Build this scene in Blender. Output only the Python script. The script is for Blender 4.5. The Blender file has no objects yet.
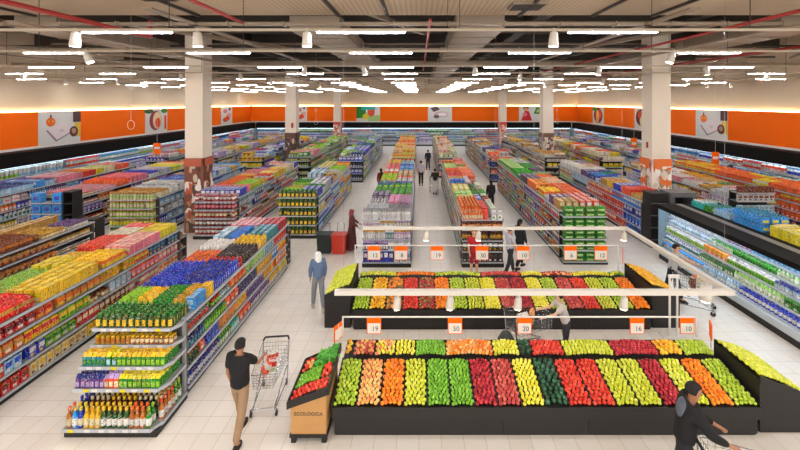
import bpy, math, random
import numpy as np
from mathutils import Vector, Matrix
from mathutils.bvhtree import BVHTree
random.seed(7)
R = random.random
SC = bpy.context.scene
COL = SC.collection
CH, F, PX, PY = 5.8, 395.0, 419.0, 101.5          # camera height, focal length in px, principal point of the 800x450 frame
PI = math.pi

# ------------------------------------------------------------------ colours
def lin(c):
    return tuple(((v/12.92) if v <= 0.04045 else ((v+0.055)/1.055)**2.4) for v in c)
def hx(s):
    s = s.lstrip('#')
    return lin(tuple(int(s[i:i+2], 16)/255 for i in (0, 2, 4)))
C = {k: hx(v) for k, v in {
    'white': '#ecebe6', 'cream': '#eadfbe', 'yellow': '#f3cb1c', 'lemon': '#ecdf3a', 'orange': '#ee7d1a', 'red': '#cf2320',
    'crimson': '#a81530', 'pink': '#e58a9a', 'coral': '#e8604a', 'purple': '#5d3a7c', 'lilac': '#b9a3cf', 'navy': '#1b2a72',
    'blue': '#1f45b8', 'sky blue': '#3f97dc', 'pale blue': '#a9cfe6', 'teal': '#2e8c92', 'turquoise': '#4cc0bd',
    'green': '#1f8a3c', 'dark green': '#0d5426', 'lime': '#9fcb2d', 'pale green': '#bcd99a', 'brown': '#6e3a1e',
    'tan': '#c39a62', 'amber': '#c07a18', 'black': '#17171a', 'grey': '#8d9092', 'dark grey': '#3c3e42', 'silver': '#c4c8cc',
    'gold': '#d2a63a', 'maroon': '#6b1a22', 'bright green': '#2fb53a', 'burgundy': '#7c1f2c', 'peach': '#efb183',
}.items()}
def vivid(c, a=1.32, g=.8):
    l = .2126*c[0]+.7152*c[1]+.0722*c[2]
    return tuple(max(.004, min(.95, (l+(v-l)*a)*g)) for v in c)
C = {k: vivid(v) for k, v in C.items()}

# ------------------------------------------------------------------ materials
def mat(name, col=None, rough=0.5, metal=0.0, emit=None, es=0.0, noise=0.0, nscale=20, spec=0.5, bump=0.0):
    m = bpy.data.materials.new(name); m.use_nodes = True
    nt = m.node_tree; b = nt.nodes['Principled BSDF']
    b.inputs['Roughness'].default_value = rough
    b.inputs['Metallic'].default_value = metal
    b.inputs['Specular IOR Level'].default_value = spec
    if col is not None:
        col = hx(col) if isinstance(col, str) else col
        b.inputs['Base Color'].default_value = (*col, 1)
        if noise:
            tc = nt.nodes.new('ShaderNodeTexCoord'); n = nt.nodes.new('ShaderNodeTexNoise'); n.inputs['Scale'].default_value = nscale
            n.inputs['Detail'].default_value = 4
            r = nt.nodes.new('ShaderNodeMapRange'); r.inputs['To Min'].default_value = 1-noise; r.inputs['To Max'].default_value = 1+noise
            x = nt.nodes.new('ShaderNodeVectorMath'); x.operation = 'SCALE'; x.inputs[0].default_value = col
            nt.links.new(tc.outputs['Object'], n.inputs['Vector']); nt.links.new(n.outputs['Fac'], r.inputs['Value'])
            nt.links.new(r.outputs['Result'], x.inputs['Scale']); nt.links.new(x.outputs['Vector'], b.inputs['Base Color'])
    if emit is not None:
        b.inputs['Emission Color'].default_value = (*(hx(emit) if isinstance(emit, str) else emit), 1)
        b.inputs['Emission Strength'].default_value = es
    return m
def attr_mat(name, rough=0.4, spec=0.5, noise=0.0, nscale=60):
    m = mat(name, None, rough, spec=spec); nt = m.node_tree; b = nt.nodes['Principled BSDF']
    a = nt.nodes.new('ShaderNodeAttribute'); a.attribute_name = 'Col'
    if noise:
        tc = nt.nodes.new('ShaderNodeTexCoord'); n = nt.nodes.new('ShaderNodeTexNoise'); n.inputs['Scale'].default_value = nscale
        r = nt.nodes.new('ShaderNodeMapRange'); r.inputs['To Min'].default_value = 1-noise; r.inputs['To Max'].default_value = 1+noise
        x = nt.nodes.new('ShaderNodeVectorMath'); x.operation = 'SCALE'
        nt.links.new(tc.outputs['Object'], n.inputs['Vector']); nt.links.new(n.outputs['Fac'], r.inputs['Value'])
        nt.links.new(a.outputs['Color'], x.inputs[0]); nt.links.new(r.outputs['Result'], x.inputs['Scale']); nt.links.new(x.outputs['Vector'], b.inputs['Base Color'])
    else:
        nt.links.new(a.outputs['Color'], b.inputs['Base Color'])
    return m
M = {}
M['pack'] = attr_mat('printed_packaging', 0.5, spec=.3)
def add_print(m):
    nt = m.node_tree; b = nt.nodes['Principled BSDF']; src = [n for n in nt.nodes if n.type == 'ATTRIBUTE'][0].outputs['Color']
    g = nt.nodes.new('ShaderNodeNewGeometry')
    for sc_, lo, hi, fac, colr in ((38, .60, .66, .42, (.86,.84,.78,1)), (29, .59, .65, .6, (.04,.03,.04,1)), (22, .65, .70, .4, (.75,.10,.04,1)), (25, .66, .71, .35, (.8,.60,.06,1))):
        off = nt.nodes.new('ShaderNodeVectorMath'); off.operation = 'ADD'; off.inputs[1].default_value = (sc_, sc_*2, sc_*.5); nt.links.new(g.outputs['Position'], off.inputs[0])
        n = nt.nodes.new('ShaderNodeTexNoise'); n.inputs['Scale'].default_value = sc_; n.inputs['Detail'].default_value = 1; nt.links.new(off.outputs[0], n.inputs['Vector'])
        r = nt.nodes.new('ShaderNodeMapRange'); r.inputs['From Min'].default_value = lo; r.inputs['From Max'].default_value = hi; r.inputs['To Max'].default_value = fac; nt.links.new(n.outputs['Fac'], r.inputs['Value'])
        x = nt.nodes.new('ShaderNodeMix'); x.data_type = 'RGBA'; x.inputs[7].default_value = colr; nt.links.new(r.outputs['Result'], x.inputs[0]); nt.links.new(src, x.inputs[6]); src = x.outputs[2]
    nt.links.new(src, b.inputs['Base Color'])
M['flatprint'] = attr_mat('poster_ink', 0.5)
add_print(M['pack'])
M['fruit'] = attr_mat('fruit_skin', 0.33, noise=0.12)
M['black'] = mat('black_laminate', '#1a1715', 0.55, noise=0.1)
M['stand'] = mat('dark_brown_laminate', '#1d1917', 0.55, noise=0.12, nscale=6)
M['shelf'] = mat('light_grey_powder_coat', '#8d9092', 0.45)
M['rail'] = mat('price_rail_plastic', '#b2b6bd', 0.35)
M['backp'] = mat('grey_back_panel', '#4a4744', 0.6)
M['chrome'] = mat('chrome', '#b9babb', 0.25, 0.9)
M['framep'] = mat('frame_paint', '#c6bfb4', .45)
M['trackp'] = mat('track_paint', '#a89a87', .5)
M['whitep'] = mat('white_paint', '#e2ded6', 0.4)
M['red_pipe'] = mat('red_pipe_paint', '#a32a26', 0.5)
M['rubber'] = mat('rubber', '#1b1b1c', 0.7)
M['lamp'] = mat('lamp_diffuser', '#ffffff', 0.5, emit='#fdfcff', es=44)
M['spot'] = mat('spot_lens', '#ffffff', 0.5, emit='#fff0d8', es=9)
M['cove'] = mat('cove_light_strip', '#ffffff', 0.5, emit='#ffe2a6', es=7)
M['cool'] = mat('cool_light_strip', '#ffffff', 0.5, emit='#d4ecff', es=3.4)
M['orange'] = mat('orange_wall_panel', '#f96a02', 0.6, noise=0.04, nscale=2, spec=.15)
M['fridge_in'] = mat('chiller_lining', '#7d929e', 0.35)
M['glassy'] = mat('chiller_bumper', '#b8bfc2', 0.3)
M['fblack'] = mat('chiller_black_fascia', '#0e0c0a', 0.7, spec=.15)
M['ftop'] = mat('chiller_roof_sheet', '#26221f', 0.5, noise=0.2, nscale=3)

def floor_mat():
    m = mat('beige_floor_tiles', None, 0.28); nt = m.node_tree; b = nt.nodes['Principled BSDF']
    g = nt.nodes.new('ShaderNodeNewGeometry'); br = nt.nodes.new('ShaderNodeTexBrick')
    br.offset = 0; br.inputs['Scale'].default_value = 1
    br.inputs['Brick Width'].default_value = 0.383; br.inputs['Row Height'].default_value = 0.383
    br.inputs['Mortar Size'].default_value = 0.005; br.inputs['Mortar Smooth'].default_value = 0.2
    br.inputs['Color1'].default_value = (*hx('#ebe4da'), 1); br.inputs['Color2'].default_value = (*hx('#e5dccf'), 1); br.inputs['Mortar'].default_value = (*hx('#c7b9a6'), 1)
    n = nt.nodes.new('ShaderNodeTexNoise'); n.inputs['Scale'].default_value = 0.7; n.inputs['Detail'].default_value = 5
    r = nt.nodes.new('ShaderNodeMapRange'); r.inputs['To Min'].default_value = 0.93; r.inputs['To Max'].default_value = 1.05
    x = nt.nodes.new('ShaderNodeVectorMath'); x.operation = 'SCALE'
    nt.links.new(g.outputs['Position'], br.inputs['Vector']); nt.links.new(g.outputs['Position'], n.inputs['Vector'])
    nt.links.new(n.outputs['Fac'], r.inputs['Value']); nt.links.new(br.outputs['Color'], x.inputs[0]); nt.links.new(r.outputs['Result'], x.inputs['Scale'])
    nt.links.new(x.outputs['Vector'], b.inputs['Base Color'])
    return m
M['floor'] = floor_mat()
def ribbed(name, c1, c2, scale):
    m = mat(name, None, 0.8); nt = m.node_tree; b = nt.nodes['Principled BSDF']
    g = nt.nodes.new('ShaderNodeNewGeometry'); w = nt.nodes.new('ShaderNodeTexWave'); w.bands_direction = 'X'; w.inputs['Scale'].default_value = scale
    n = nt.nodes.new('ShaderNodeTexNoise'); n.inputs['Scale'].default_value = 0.5
    cr = nt.nodes.new('ShaderNodeMix'); cr.data_type = 'RGBA'; cr.inputs[6].default_value = (*hx(c1), 1); cr.inputs[7].default_value = (*hx(c2), 1)
    r = nt.nodes.new('ShaderNodeMapRange'); r.inputs['To Min'].default_value = 0.8; r.inputs['To Max'].default_value = 1.15
    x = nt.nodes.new('ShaderNodeVectorMath'); x.operation = 'SCALE'
    nt.links.new(g.outputs['Position'], w.inputs['Vector']); nt.links.new(g.outputs['Position'], n.inputs['Vector'])
    nt.links.new(w.outputs['Fac'], cr.inputs[0]); nt.links.new(cr.outputs[2], x.inputs[0]); nt.links.new(n.outputs['Fac'], r.inputs['Value'])
    nt.links.new(r.outputs['Result'], x.inputs['Scale']); nt.links.new(x.outputs['Vector'], b.inputs['Base Color'])
    return m
M['deck'] = ribbed('ribbed_ceiling_deck', '#54473a', '#463b30', 1.2)
M['soffit'] = ribbed('pale_soffit_boards', '#c4ae92', '#ae9a80', 2.2)
M['wall'] = mat('cream_wall_paint', '#d3bfa3', 0.8, noise=0.03, nscale=1)
M['column'] = mat('column_paint', '#e2d4c1', 0.7, noise=0.03, nscale=2)
M['duct'] = mat('duct_sheet', '#877764', 0.5, noise=0.1, nscale=2)
M['dark_steel'] = mat('dark_beam_paint', '#332b23', 0.6, noise=0.15, nscale=2)

# ------------------------------------------------------------------ mesh builder
class MB:
    def __init__(s): s.v = []; s.f = []; s.c = []; s.m = []; s.sm = []
    def add(s, vs, fs, col=None, smooth=False):
        o = len(s.v); s.v += [tuple(v) for v in vs]
        for f in fs: s.f.append(tuple(i+o for i in f)); s.c.append(col or (.5, .5, .5)); s.sm.append(smooth)
        return s
    def box(s, x0, x1, y0, y1, z0, z1, col=None, fc=None):
        vs = [(x0,y0,z0),(x1,y0,z0),(x1,y1,z0),(x0,y1,z0),(x0,y0,z1),(x1,y0,z1),(x1,y1,z1),(x0,y1,z1)]
        return s.add(vs, [(0,3,2,1),(4,5,6,7),(0,1,5,4),(1,2,6,5),(2,3,7,6),(3,0,4,7)], col)
    def quad(s, a, b, c, d, col=None): return s.add([a,b,c,d], [(0,1,2,3)], col)
    def hexa(s, p, col=None):   # 8 points: bottom ring then top ring
        return s.add(p, [(0,3,2,1),(4,5,6,7),(0,1,5,4),(1,2,6,5),(2,3,7,6),(3,0,4,7)], col)
    def tube(s, a, b, r, n=6, col=None, r2=None, caps=True):
        a, b = Vector(a), Vector(b); d = (b-a).normalized(); u = d.orthogonal().normalized(); w = d.cross(u); r2 = r if r2 is None else r2
        vs = [a+(u*math.cos(2*PI*i/n)+w*math.sin(2*PI*i/n))*r for i in range(n)]+[b+(u*math.cos(2*PI*i/n)+w*math.sin(2*PI*i/n))*r2 for i in range(n)]
        fs = [(i,(i+1)%n,n+(i+1)%n,n+i) for i in range(n)]
        s.add(vs, fs, col, n > 5)
        if caps: s.add(vs, [tuple(range(n))[::-1], tuple(range(n,2*n))], col)
        return s
    def path(s, pts, r, n=6, col=None):
        for a, b in zip(pts, pts[1:]): s.tube(a, b, r, n, col)
        return s
    def lathe(s, prof, n=8, cx=0, cy=0, sx=1, sy=1, cols=None, smooth=True, cap=True):
        o = [(cx+r*sx*math.cos(2*PI*(i+.5)/n), cy+r*sy*math.sin(2*PI*(i+.5)/n), z) for r, z in prof for i in range(n)]
        base = len(s.v); s.v += o
        for k in range(len(prof)-1):
            for i in range(n):
                j = (i+1) % n
                s.f.append((base+k*n+i, base+k*n+j, base+(k+1)*n+j, base+(k+1)*n+i)); s.c.append(cols[k] if cols else (.5,.5,.5)); s.sm.append(smooth)
        if cap:
            s.f.append(tuple(base+(len(prof)-1)*n+i for i in range(n))); s.c.append(cols[-1] if cols else (.5,.5,.5)); s.sm.append(False)
        return s
    def mesh(s, name, m):
        me = bpy.data.meshes.new(name); me.from_pydata(s.v, [], s.f)
        if m is not None: me.materials.append(m)
        if s.f:
            a = me.attributes.new('Col', 'FLOAT_COLOR', 'FACE')
            a.data.foreach_set('color', np.array([(*c[:3], 1) for c in s.c], dtype=np.float32).ravel())
            me.polygons.foreach_set('use_smooth', s.sm)
        me.update(); return me
    def build(s, name, m, parent=None):
        o = bpy.data.objects.new(name, s.mesh(name, m)); COL.objects.link(o); o.parent = parent; return o
def B(*a, **k): return MB().box(*a, **k)
def tag(o, label=None, cat=None, group=None, kind=None):
    if label: o['label'] = label
    if cat: o['category'] = cat
    if group: o['group'] = group
    if kind: o['kind'] = kind
    return o
def empty(name, loc, label, cat, group=None, rz=0):
    o = bpy.data.objects.new(name, None); COL.objects.link(o); o.location = loc; o.rotation_euler = (0, 0, rz); o.empty_display_size = .1
    return tag(o, label, cat, group)
def struct(o): o['kind'] = 'structure'; return o
def copy_tree(o, parent=None):
    c = o.copy(); COL.objects.link(c); c.parent = parent
    for ch in list(o.children): copy_tree(ch, c)
    return c

# ------------------------------------------------------------------ product shapes (front faces -Y, base at z 0, centred)
DIM = {'soap_bottle': (.095,.06,.23), 'wine_bottle': (.095,.095,.34), 'juice_carton': (.085,.085,.23), 'food_box': (.17,.075,.25),
       'snack_bag': (.19,.10,.24), 'food_can': (.095,.095,.13), 'glass_jar': (.10,.10,.16), 'drink_pack': (.27,.18,.23),
       'yogurt_tub': (.12,.12,.11), 'detergent_bottle': (.14,.10,.27), 'milk_bottle': (.10,.10,.25), 'paper_bundle': (.34,.24,.30)}
CATS = {'soap_bottle': 'bottle', 'wine_bottle': 'bottle', 'juice_carton': 'carton', 'food_box': 'box', 'snack_bag': 'packet', 'food_can': 'can',
        'glass_jar': 'jar', 'drink_pack': 'multipack', 'yogurt_tub': 'tub', 'detergent_bottle': 'bottle', 'milk_bottle': 'bottle', 'paper_bundle': 'bundle'}
NICE = {'soap_bottle': 'plastic bottle', 'wine_bottle': 'tall bottle', 'juice_carton': 'carton', 'food_box': 'box', 'snack_bag': 'packet', 'food_can': 'can',
        'glass_jar': 'jar', 'drink_pack': 'drink multipack', 'yogurt_tub': 'tub', 'detergent_bottle': 'handled bottle', 'milk_bottle': 'chilled bottle', 'paper_bundle': 'wrapped bundle'}
SHD = [1.0, .8, 1.18, .92]
def shape(kind, body, lab, cap, d, sh=0):
    w, dp, h = d; m = MB(); hw, hd = w/2*.9, dp/2*.9; q_ = SHD[sh]; h *= (1, .96, 1.02, .98)[sh]
    cb, cl, cc = [tuple(min(.95, v*q_) for v in C[k_]) for k_ in (body, lab, cap)]
    if kind == 'wine_bottle': hw = w/2
    if kind == 'soap_bottle':
        p = [(1,0),(1,.62),(.9,.72),(.45,.82),(.42,.84),(.42,1)]
        m.lathe([(r*hw, z*h) for r, z in p], 8, sy=hd/hw, cols=[cb,cb,cb,cb,cc,cc])
        m.box(-hw*.6, hw*.6, -hd-.002, -hd*.7, h*.12, h*.58, cl)
    elif kind == 'wine_bottle':
        p = [(1,0),(1,.12),(1,.48),(.9,.60),(.45,.76),(.38,.9),(.42,.9),(.42,1)]
        m.lathe([(r*hw, z*h) for r, z in p], 8, cols=[cb,cl,cb,cb,cb,cc,cc])
    elif kind == 'milk_bottle':
        p = [(1,0),(1,.2),(1,.6),(.85,.75),(.4,.86),(.4,1)]
        m.lathe([(r*hw, z*h) for r, z in p], 8, cols=[cb,cl,cb,cb,cc])
    elif kind == 'juice_carton':
        m.box(-hw, hw, -hd, hd, 0, h*.72, cb)
        z0, z1 = h*.72, h*.93
        m.add([(-hw,-hd,z0),(hw,-hd,z0),(hw,hd,z0),(-hw,hd,z0),(-hw,-.004,z1),(hw,-.004,z1),(hw,.004,z1),(-hw,.004,z1)],
              [(0,1,5,4),(2,3,7,6),(1,2,6,5),(3,0,4,7),(4,5,6,7)], cc)
        m.box(-hw, hw, -.003, .003, z1, h, cc); m.box(-hw*.8, hw*.8, -hd-.002, -hd*.8, h*.1, h*.5, cl)
    elif kind == 'food_box':
        m.box(-hw, hw, -hd, hd, 0, h, cb)
        m.box(-hw*.82, hw*.82, -hd-.002, -hd*.8, h*.45, h*.85, cl); m.box(-hw*.6, hw*.3, -hd-.002, -hd*.8, h*.12, h*.34, cc)
        m.box(-hw*.8, hw*.8, -hd*.55, hd*.55, h*.9, h+.002, cl)
    elif kind == 'snack_bag':
        r = [(.86,.2,0),(1,.95,.15),(.98,1,.5),(1,.8,.84),(.9,.1,1)]
        vs = []
        for (a, b, z) in r: vs += [(-hw*a,-hd*b,z*h),(0,-hd*min(1,b*1.15),z*h),(hw*a,-hd*b,z*h),(hw*a,hd*b,z*h),(0,hd*min(1,b*1.15),z*h),(-hw*a,hd*b,z*h)]
        for k in range(4):
            m.add(vs[k*6:k*6+12], [(i,(i+1)%6,6+(i+1)%6,6+i) for i in range(6)], cl if k == 2 else cb)
        m.add(vs[24:30], [tuple(range(6))], cb)
        m.box(-hw*.55, hw*.55, -hd*1.02, -hd*.5, h*.25, h*.48, cc)
    elif kind == 'food_can':
        m.lathe([(r*hw, z*h) for r, z in [(.95,0),(1,.06),(1,.35),(1,.7),(1,.94),(.93,1)]], 8, cols=[C['silver'],cb,cl,cb,C['silver'],cc])
    elif kind == 'glass_jar':
        m.lathe([(r*hw, z*h) for r, z in [(.9,0),(1,.1),(1,.22),(1,.62),(.8,.78),(.86,.78),(.86,1)]], 8, cols=[cb,cb,cl,cb,cb,cc,cc])
    elif kind == 'drink_pack':
        n, k = 3, 2; rw, rd = hw/n, hd/k
        for i in range(n):
            for j in range(k):
                m.lathe([(rw*.97,0),(rw*.97,h*.25),(rw*.97,h*.6),(rw*.85,h*.75),(rw*.4,h*.86),(rw*.4,h)], 6, cx=-hw+rw*(2*i+1), cy=-hd+rd*(2*j+1), sy=rd/rw, cols=[cb,cl,cb,cb,cc])
        m.box(-hw*.99, hw*.99, -hd*.99, hd*.99, h*.02, h*.62, cb); m.box(-hw*.7, hw*.7, -hd-.003, -hd*.9, h*.2, h*.5, cl)
    elif kind == 'yogurt_tub':
        m.lathe([(r*hw, z*h) for r, z in [(.75,0),(.85,.35),(.93,.8),(1,.82),(1,1)]], 8, cols=[cb,cl,cb,cc])
    elif kind == 'detergent_bottle':
        p = [(.95,0),(1,.1),(1,.55),(.75,.72),(.4,.82),(.4,1)]
        m.lathe([(r*hw, z*h) for r, z in p], 8, sy=hd/hw, cols=[cb,cb,cb,cb,cc])
        m.box(-hw*.65, hw*.65, -hd-.002, -hd*.6, h*.12, h*.5, cl); m.box(hw*.55, hw*.85, -hd*.3, hd*.3, h*.5, h*.85, cb)
    elif kind == 'paper_bundle':
        for i in range(3):
            for j in range(2):
                rw, rh = hw/3, h/4
                x, z = -hw+rw*(2*i+1), rh*(2*j+1)
                n = 8; vs = [(x+rw*.97*math.cos(2*PI*q/n), -hd, z+rh*.97*math.sin(2*PI*q/n)) for q in range(n)]+[(x+rw*.97*math.cos(2*PI*q/n), hd, z+rh*.97*math.sin(2*PI*q/n)) for q in range(n)]
                m.add(vs, [(q,(q+1)%n,n+(q+1)%n,n+q) for q in range(n)]+[tuple(range(n))[::-1], tuple(range(n,2*n))], cb)
        m.box(-hw*.97, hw*.97, -hd*.9, hd*.9, h*.02, h*.97, cb); m.box(-hw*.5, hw*.5, -hd-.003, -hd*.9, h*.3, h*.7, cl)
    return m
FR = {  # fruit: colour pair, radius, stretch
 'green_apple': (['#b2cc36','#c2d648','#a2c02c'],.036,.95), 'yellow_apple': (['#cfd432','#d9dc50','#c2cb2a'],.036,.95), 'red_apple': (['#b41c2c','#c8343c','#9c1626'],.036,.95),
 'pink_apple': (['#c84a44','#d8695a','#b83a38'],.035,.95), 'orange': (['#f58411','#ee7410','#f8951e'],.038,.97), 'peach': (['#f0b060','#e8965a','#f3c67a'],.036,.97),
 'lime': (['#78b62c','#8cc63c','#69a624'],.030,1.05), 'lemon': (['#e8e03a','#f0e85a','#dccf2c'],.034,1.0), 'avocado': (['#1f4f2e','#34684a','#173d22'],.043,1.2),
 'tomato': (['#e23a24','#ea5236','#d42a1e'],.037,.85), 'pear': (['#d6dc3c','#c9d22c','#e2e35c'],.037,1.05), 'kiwi': (['#8a6a34','#b08a42','#6f5428'],.032,1.0),
 'mango': (['#f0b61e','#e8a016','#f4c73a'],.044,.9), 'lettuce': (['#5fb52c','#78c63e','#4ba01f'],.06,.8)}
def fruit_mesh(kind, i, lod):
    c = hx(FR[kind][0][i]); r, st = FR[kind][1], FR[kind][2]*.86; n, k = (10, 7) if lod else (7, 4)
    prof = []
    for j in range(1, k):
        t = PI*j/k; prof.append((r*math.sin(t), r*st*(1-math.cos(t))))
    prof = [(r*.12, .0)]+prof
    z = 2*r*st; prof += [(r*.3, z-.0015), (r*.08, z-.007)]
    stem = tuple(v*.35 for v in c)
    m = MB(); m.lathe(prof, n, cols=[c]*(len(prof)-1)+[stem]); return m

# ------------------------------------------------------------------ placement book-keeping
PL = []     # (kind, key, x, y, z, rz, w, d, h, label, group, force_stuff)
def put(kind, key, x, y, z, rz, dim, label, stuff=False, tilt=0):
    PL.append((kind, key if key[0] == 'F' else key+(random.choice((0,0,1,2,3)),), x, y, z, rz, dim, label, stuff))
STYLE_N = {}
def blk(s):
    """'food_box:red/white/yellow*2' -> kind, body, label, cap, weight"""
    w = 1.0
    if '*' in s: s, w = s.split('*'); w = float(w)
    k, c = s.split(':'); c = c.split('/')
    return k, c[0], c[1] if len(c) > 1 else 'white', c[2] if len(c) > 2 else (c[1] if len(c) > 1 else 'white'), w
def fill(o, u, v, z, length, depth, blocks, where, sc=1.0, rnd=None, rows=None, hmax=9, stack=1, fh=None):
    """rows of goods from o along u, going inward along v; blocks share the length by weight (rnd: random blocks of about rnd metres)"""
    rz = math.atan2(-v[0], v[1]) if True else 0
    # local -Y must face -v : rotate +Y onto v
    rz = math.atan2(v[1], v[0]) - PI/2
    seq = []
    if rnd:
        t = 0
        while t < length:
            b = blk(random.choice(blocks)); l = rnd*(.6+.8*R()); seq.append((b, l)); t += l
    else:
        bs = [blk(b) for b in blocks]; tot = sum(b[4] for b in bs); seq = [(b, length*b[4]/tot) for b in bs]
    t = 0
    for (k, cb, cl, cc, _), l in seq:
        w, d, h = DIM[k]; w, d, h = w*sc, d*sc, min(h*(sc if sc < 1.3 else 1.0+(sc-1)*.3), hmax)
        if fh: h = fh-.005
        l = min(l, length-t)
        if l < w*.8: t += l; continue
        n = max(1, int(l/w+.15)); nr = rows or max(1, int(depth/d+.1))
        step = l/n if l/n < w*1.3 else w*1.02
        lab = f"{cb} {NICE[k]} with {cl} label, {where}" if cb != cl else f"plain {cb} {NICE[k]}, {where}"
        key = (k, cb, cl, cc, round(w,3), round(d,3), round(h,3))
        for i in range(n):
            for r in range(nr):
                if r > 0 and R() < .02: continue
                if r == 0 and R() < .03: continue
                x = o[0]+u[0]*(t+step*(i+.5))+v[0]*(d*(r+.5)+.01); y = o[1]+u[1]*(t+step*(i+.5))+v[1]*(d*(r+.5)+.01)
                for q in range(stack):
                    put(k, key, x+(R()-.5)*.006, y+(R()-.5)*.006, z+q*h, rz+(R()-.5)*.06, (w, d, h), lab, r > 0 and z < 1.4 and y > 12)
        t += l
UP, DN = (0, 1), (0, -1)

# ------------------------------------------------------------------ shelving
BODIES = []      # occluder boxes
def rail_col(): return M['rail']
NG = [0]
def gondola(x0, x1, y0, y1, tiers, label, ztop=None, faces='R', facepal=None, toppal=None, where='', sc=1.0, rnd=.8, dep=.42, cap=None, rows=1, mat_shelf='shelf', tops=None, group='shelving runs across the sales floor'):
    """a run of double sided shelving, x0..x1 by y0..y1; tiers = shelf heights, the last one the open top deck"""
    t = empty('shelving_run', ((x0+x1)/2, y0, 0), label, 'shelving')
    cx = (x0+x1)/2; w2 = (x1-x0)/2; L = y1-y0; top = tiers[-1]
    B(-w2+.04, w2-.04, .03, L-.03, 0, tiers[0]-.035).build('base', M['black'], t)
    B(-.03, .03, .0, L, tiers[0], top-.03).build('back_panel', M['backp'], t)
    up = MB()
    for yy in (0, L-.05): MB().box(-w2+.02, w2-.02, yy, yy+.05, tiers[0], top-.03).build('end_panel', M['backp'] if cap is None else M['black'], t)
    n = max(1, round(L/1.33))
    for i in range(1, n):
        up.box(-.05, .05, L*i/n-.02, L*i/n+.02, tiers[0], top-.03)
    if n > 1: up.build('upright', M['shelf'], t)
    for i, z in enumerate(tiers):
        if i == len(tiers)-1:
            s = B(-w2, w2, 0, L, z-.03, z).build('top_shelf', M[mat_shelf], t)
            rl = MB()
            for sx in (-1, 1): rl.box(min(sx*w2, sx*(w2+.015)), max(sx*w2, sx*(w2+.015)), 0, L, z-.04, z+.01)
            rl.box(-w2, w2, -.015, 0, z-.04, z+.01)
            rl.build('price_rail', M['rail'], s)
        else:
            for sx in (-1, 1):
                e = w2 if i == 0 else w2-.04-.02*i*0
                s = B(min(sx*.06, sx*e), max(sx*.06, sx*e), .05, L-.05, z-.03, z).build('shelf', M[mat_shelf], t)
                B(min(sx*e, sx*(e+.015)), max(sx*e, sx*(e+.015)), .05, L-.05, z-.038, z+.004).build('price_rail', M['rail'], s)
    BODIES.append((x0+.06, x1-.06, y0, y1, 0, tiers[0])); BODIES.append((cx-.03, cx+.03, y0, y1, 0, top))
    for z in tiers: BODIES.append((x0, x1, y0, y1, z-.03, z))
    nm = len(tiers)-1
    TN = ['bottom shelf', 'second shelf up', 'third shelf up', 'fourth shelf up', 'fifth shelf up', 'sixth shelf up']
    for fc in faces:
        for i in range(nm):
            pal = facepal[i % len(facepal)] if facepal and isinstance(facepal[0], (list, tuple)) else facepal
            r_ = None if (pal and any('*' in b for b in pal)) else rnd
            z = tiers[i]; gap = tiers[i+1]-z-.05
            wh = f"{TN[i]}, {where}"
            if fc == 'R': fill((x1-.05 if i else x1-.02, y0+.08), UP, (-1, 0), z, L-.16, dep, pal, wh, sc, r_, rows, gap)
            else: fill((x0+.05 if i else x0+.02, y1-.08), DN, (1, 0), z, L-.16, dep, pal, wh, sc, r_, rows, gap)
    # goods on the open top deck
    if tops:
        for (a, b, f0, f1, bl) in tops:      # a..b along y, f0..f1 share of the width
            xa, xb = x0+.03+(x1-x0-.06)*f0, x0+.03+(x1-x0-.06)*f1
            if y0 < 14.2 or a < 15.4 and abs(x0) < 3: fill((xa, a), (1, 0), UP, top, xb-xa, b-a-.03, bl, f"top deck, {where}", sc)
            else:
                q0 = a
                while q0 < b-.25:
                    ql = min(b-q0, .5+.5*R()); fill((xa, q0), (1, 0), UP, top, xb-xa, ql-.02, [random.choice(bl) if R() < .68 else random.choice(NEUT+MIX+bl)], f"top deck, {where}", sc); q0 += ql
    elif toppal:
        y = y0+.05
        while y < y1-.3:
            l = min(.6+R()*.9, y1-.05-y); f = .35+.3*R()
            for a, b in ((0, f), (f, 1)):
                xa, xb = x0+.03+(x1-x0-.06)*a, x0+.03+(x1-x0-.06)*b
                fill((xa, y), (1, 0), UP, top, xb-xa, l-.03, [random.choice(toppal)], f"top deck, {where}", sc)
            y += l
    if cap:
        for z, bl in zip(cap[1], cap[2]): pass
    return t
def end_shelf(x0, x1, y0, y1, tiers, label, where, pals, sc=1.0, top=None, full=0, hmax=None, matb='backp', rows=2):
    """an end-of-aisle bay facing the camera"""
    t = empty('end_bay', ((x0+x1)/2, y0, 0), label, 'shelving')
    w2 = (x1-x0)/2; D = y1-y0; H = tiers[-1]+(hmax or .02)
    B(-w2, w2, 0, D, 0, tiers[0]-.035).build('base', M['black'], t)
    B(-w2, w2, D-.05, D-.01, tiers[0], H).build('back_panel', M[matb], t)
    for i, z in enumerate(tiers):
        s = B(-w2, w2, .02, D-.05, z-.03, z).build('shelf', M['shelf'], t)
        B(-w2, w2, 0, .015, z-.032, z+.006).build('price_rail', M['rail'], s)
        BODIES.append((x0, x1, y0, y1, z-.03, z))
        gap = (tiers[i+1]-z-.05) if i < len(tiers)-1 else 9
        TN = ['bottom shelf', 'second shelf up', 'third shelf up', 'fourth shelf up', 'fifth shelf up', 'sixth shelf up']
        p = pals[i]
        fh = None if not full else (min(gap, tiers[1]-tiers[0]-.05) if full == 1 else (min(gap, tiers[1]-tiers[0]-.05))/2)
        fill((x0+.02, y0+.03), (1, 0), UP, z, x1-x0-.04, D-.1, p, f"{TN[i]}, {where}", sc, None, rows, gap, full or 1, fh)
    BODIES.append((x0, x1, y1-.05, y1, 0, H))
    return t

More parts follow.
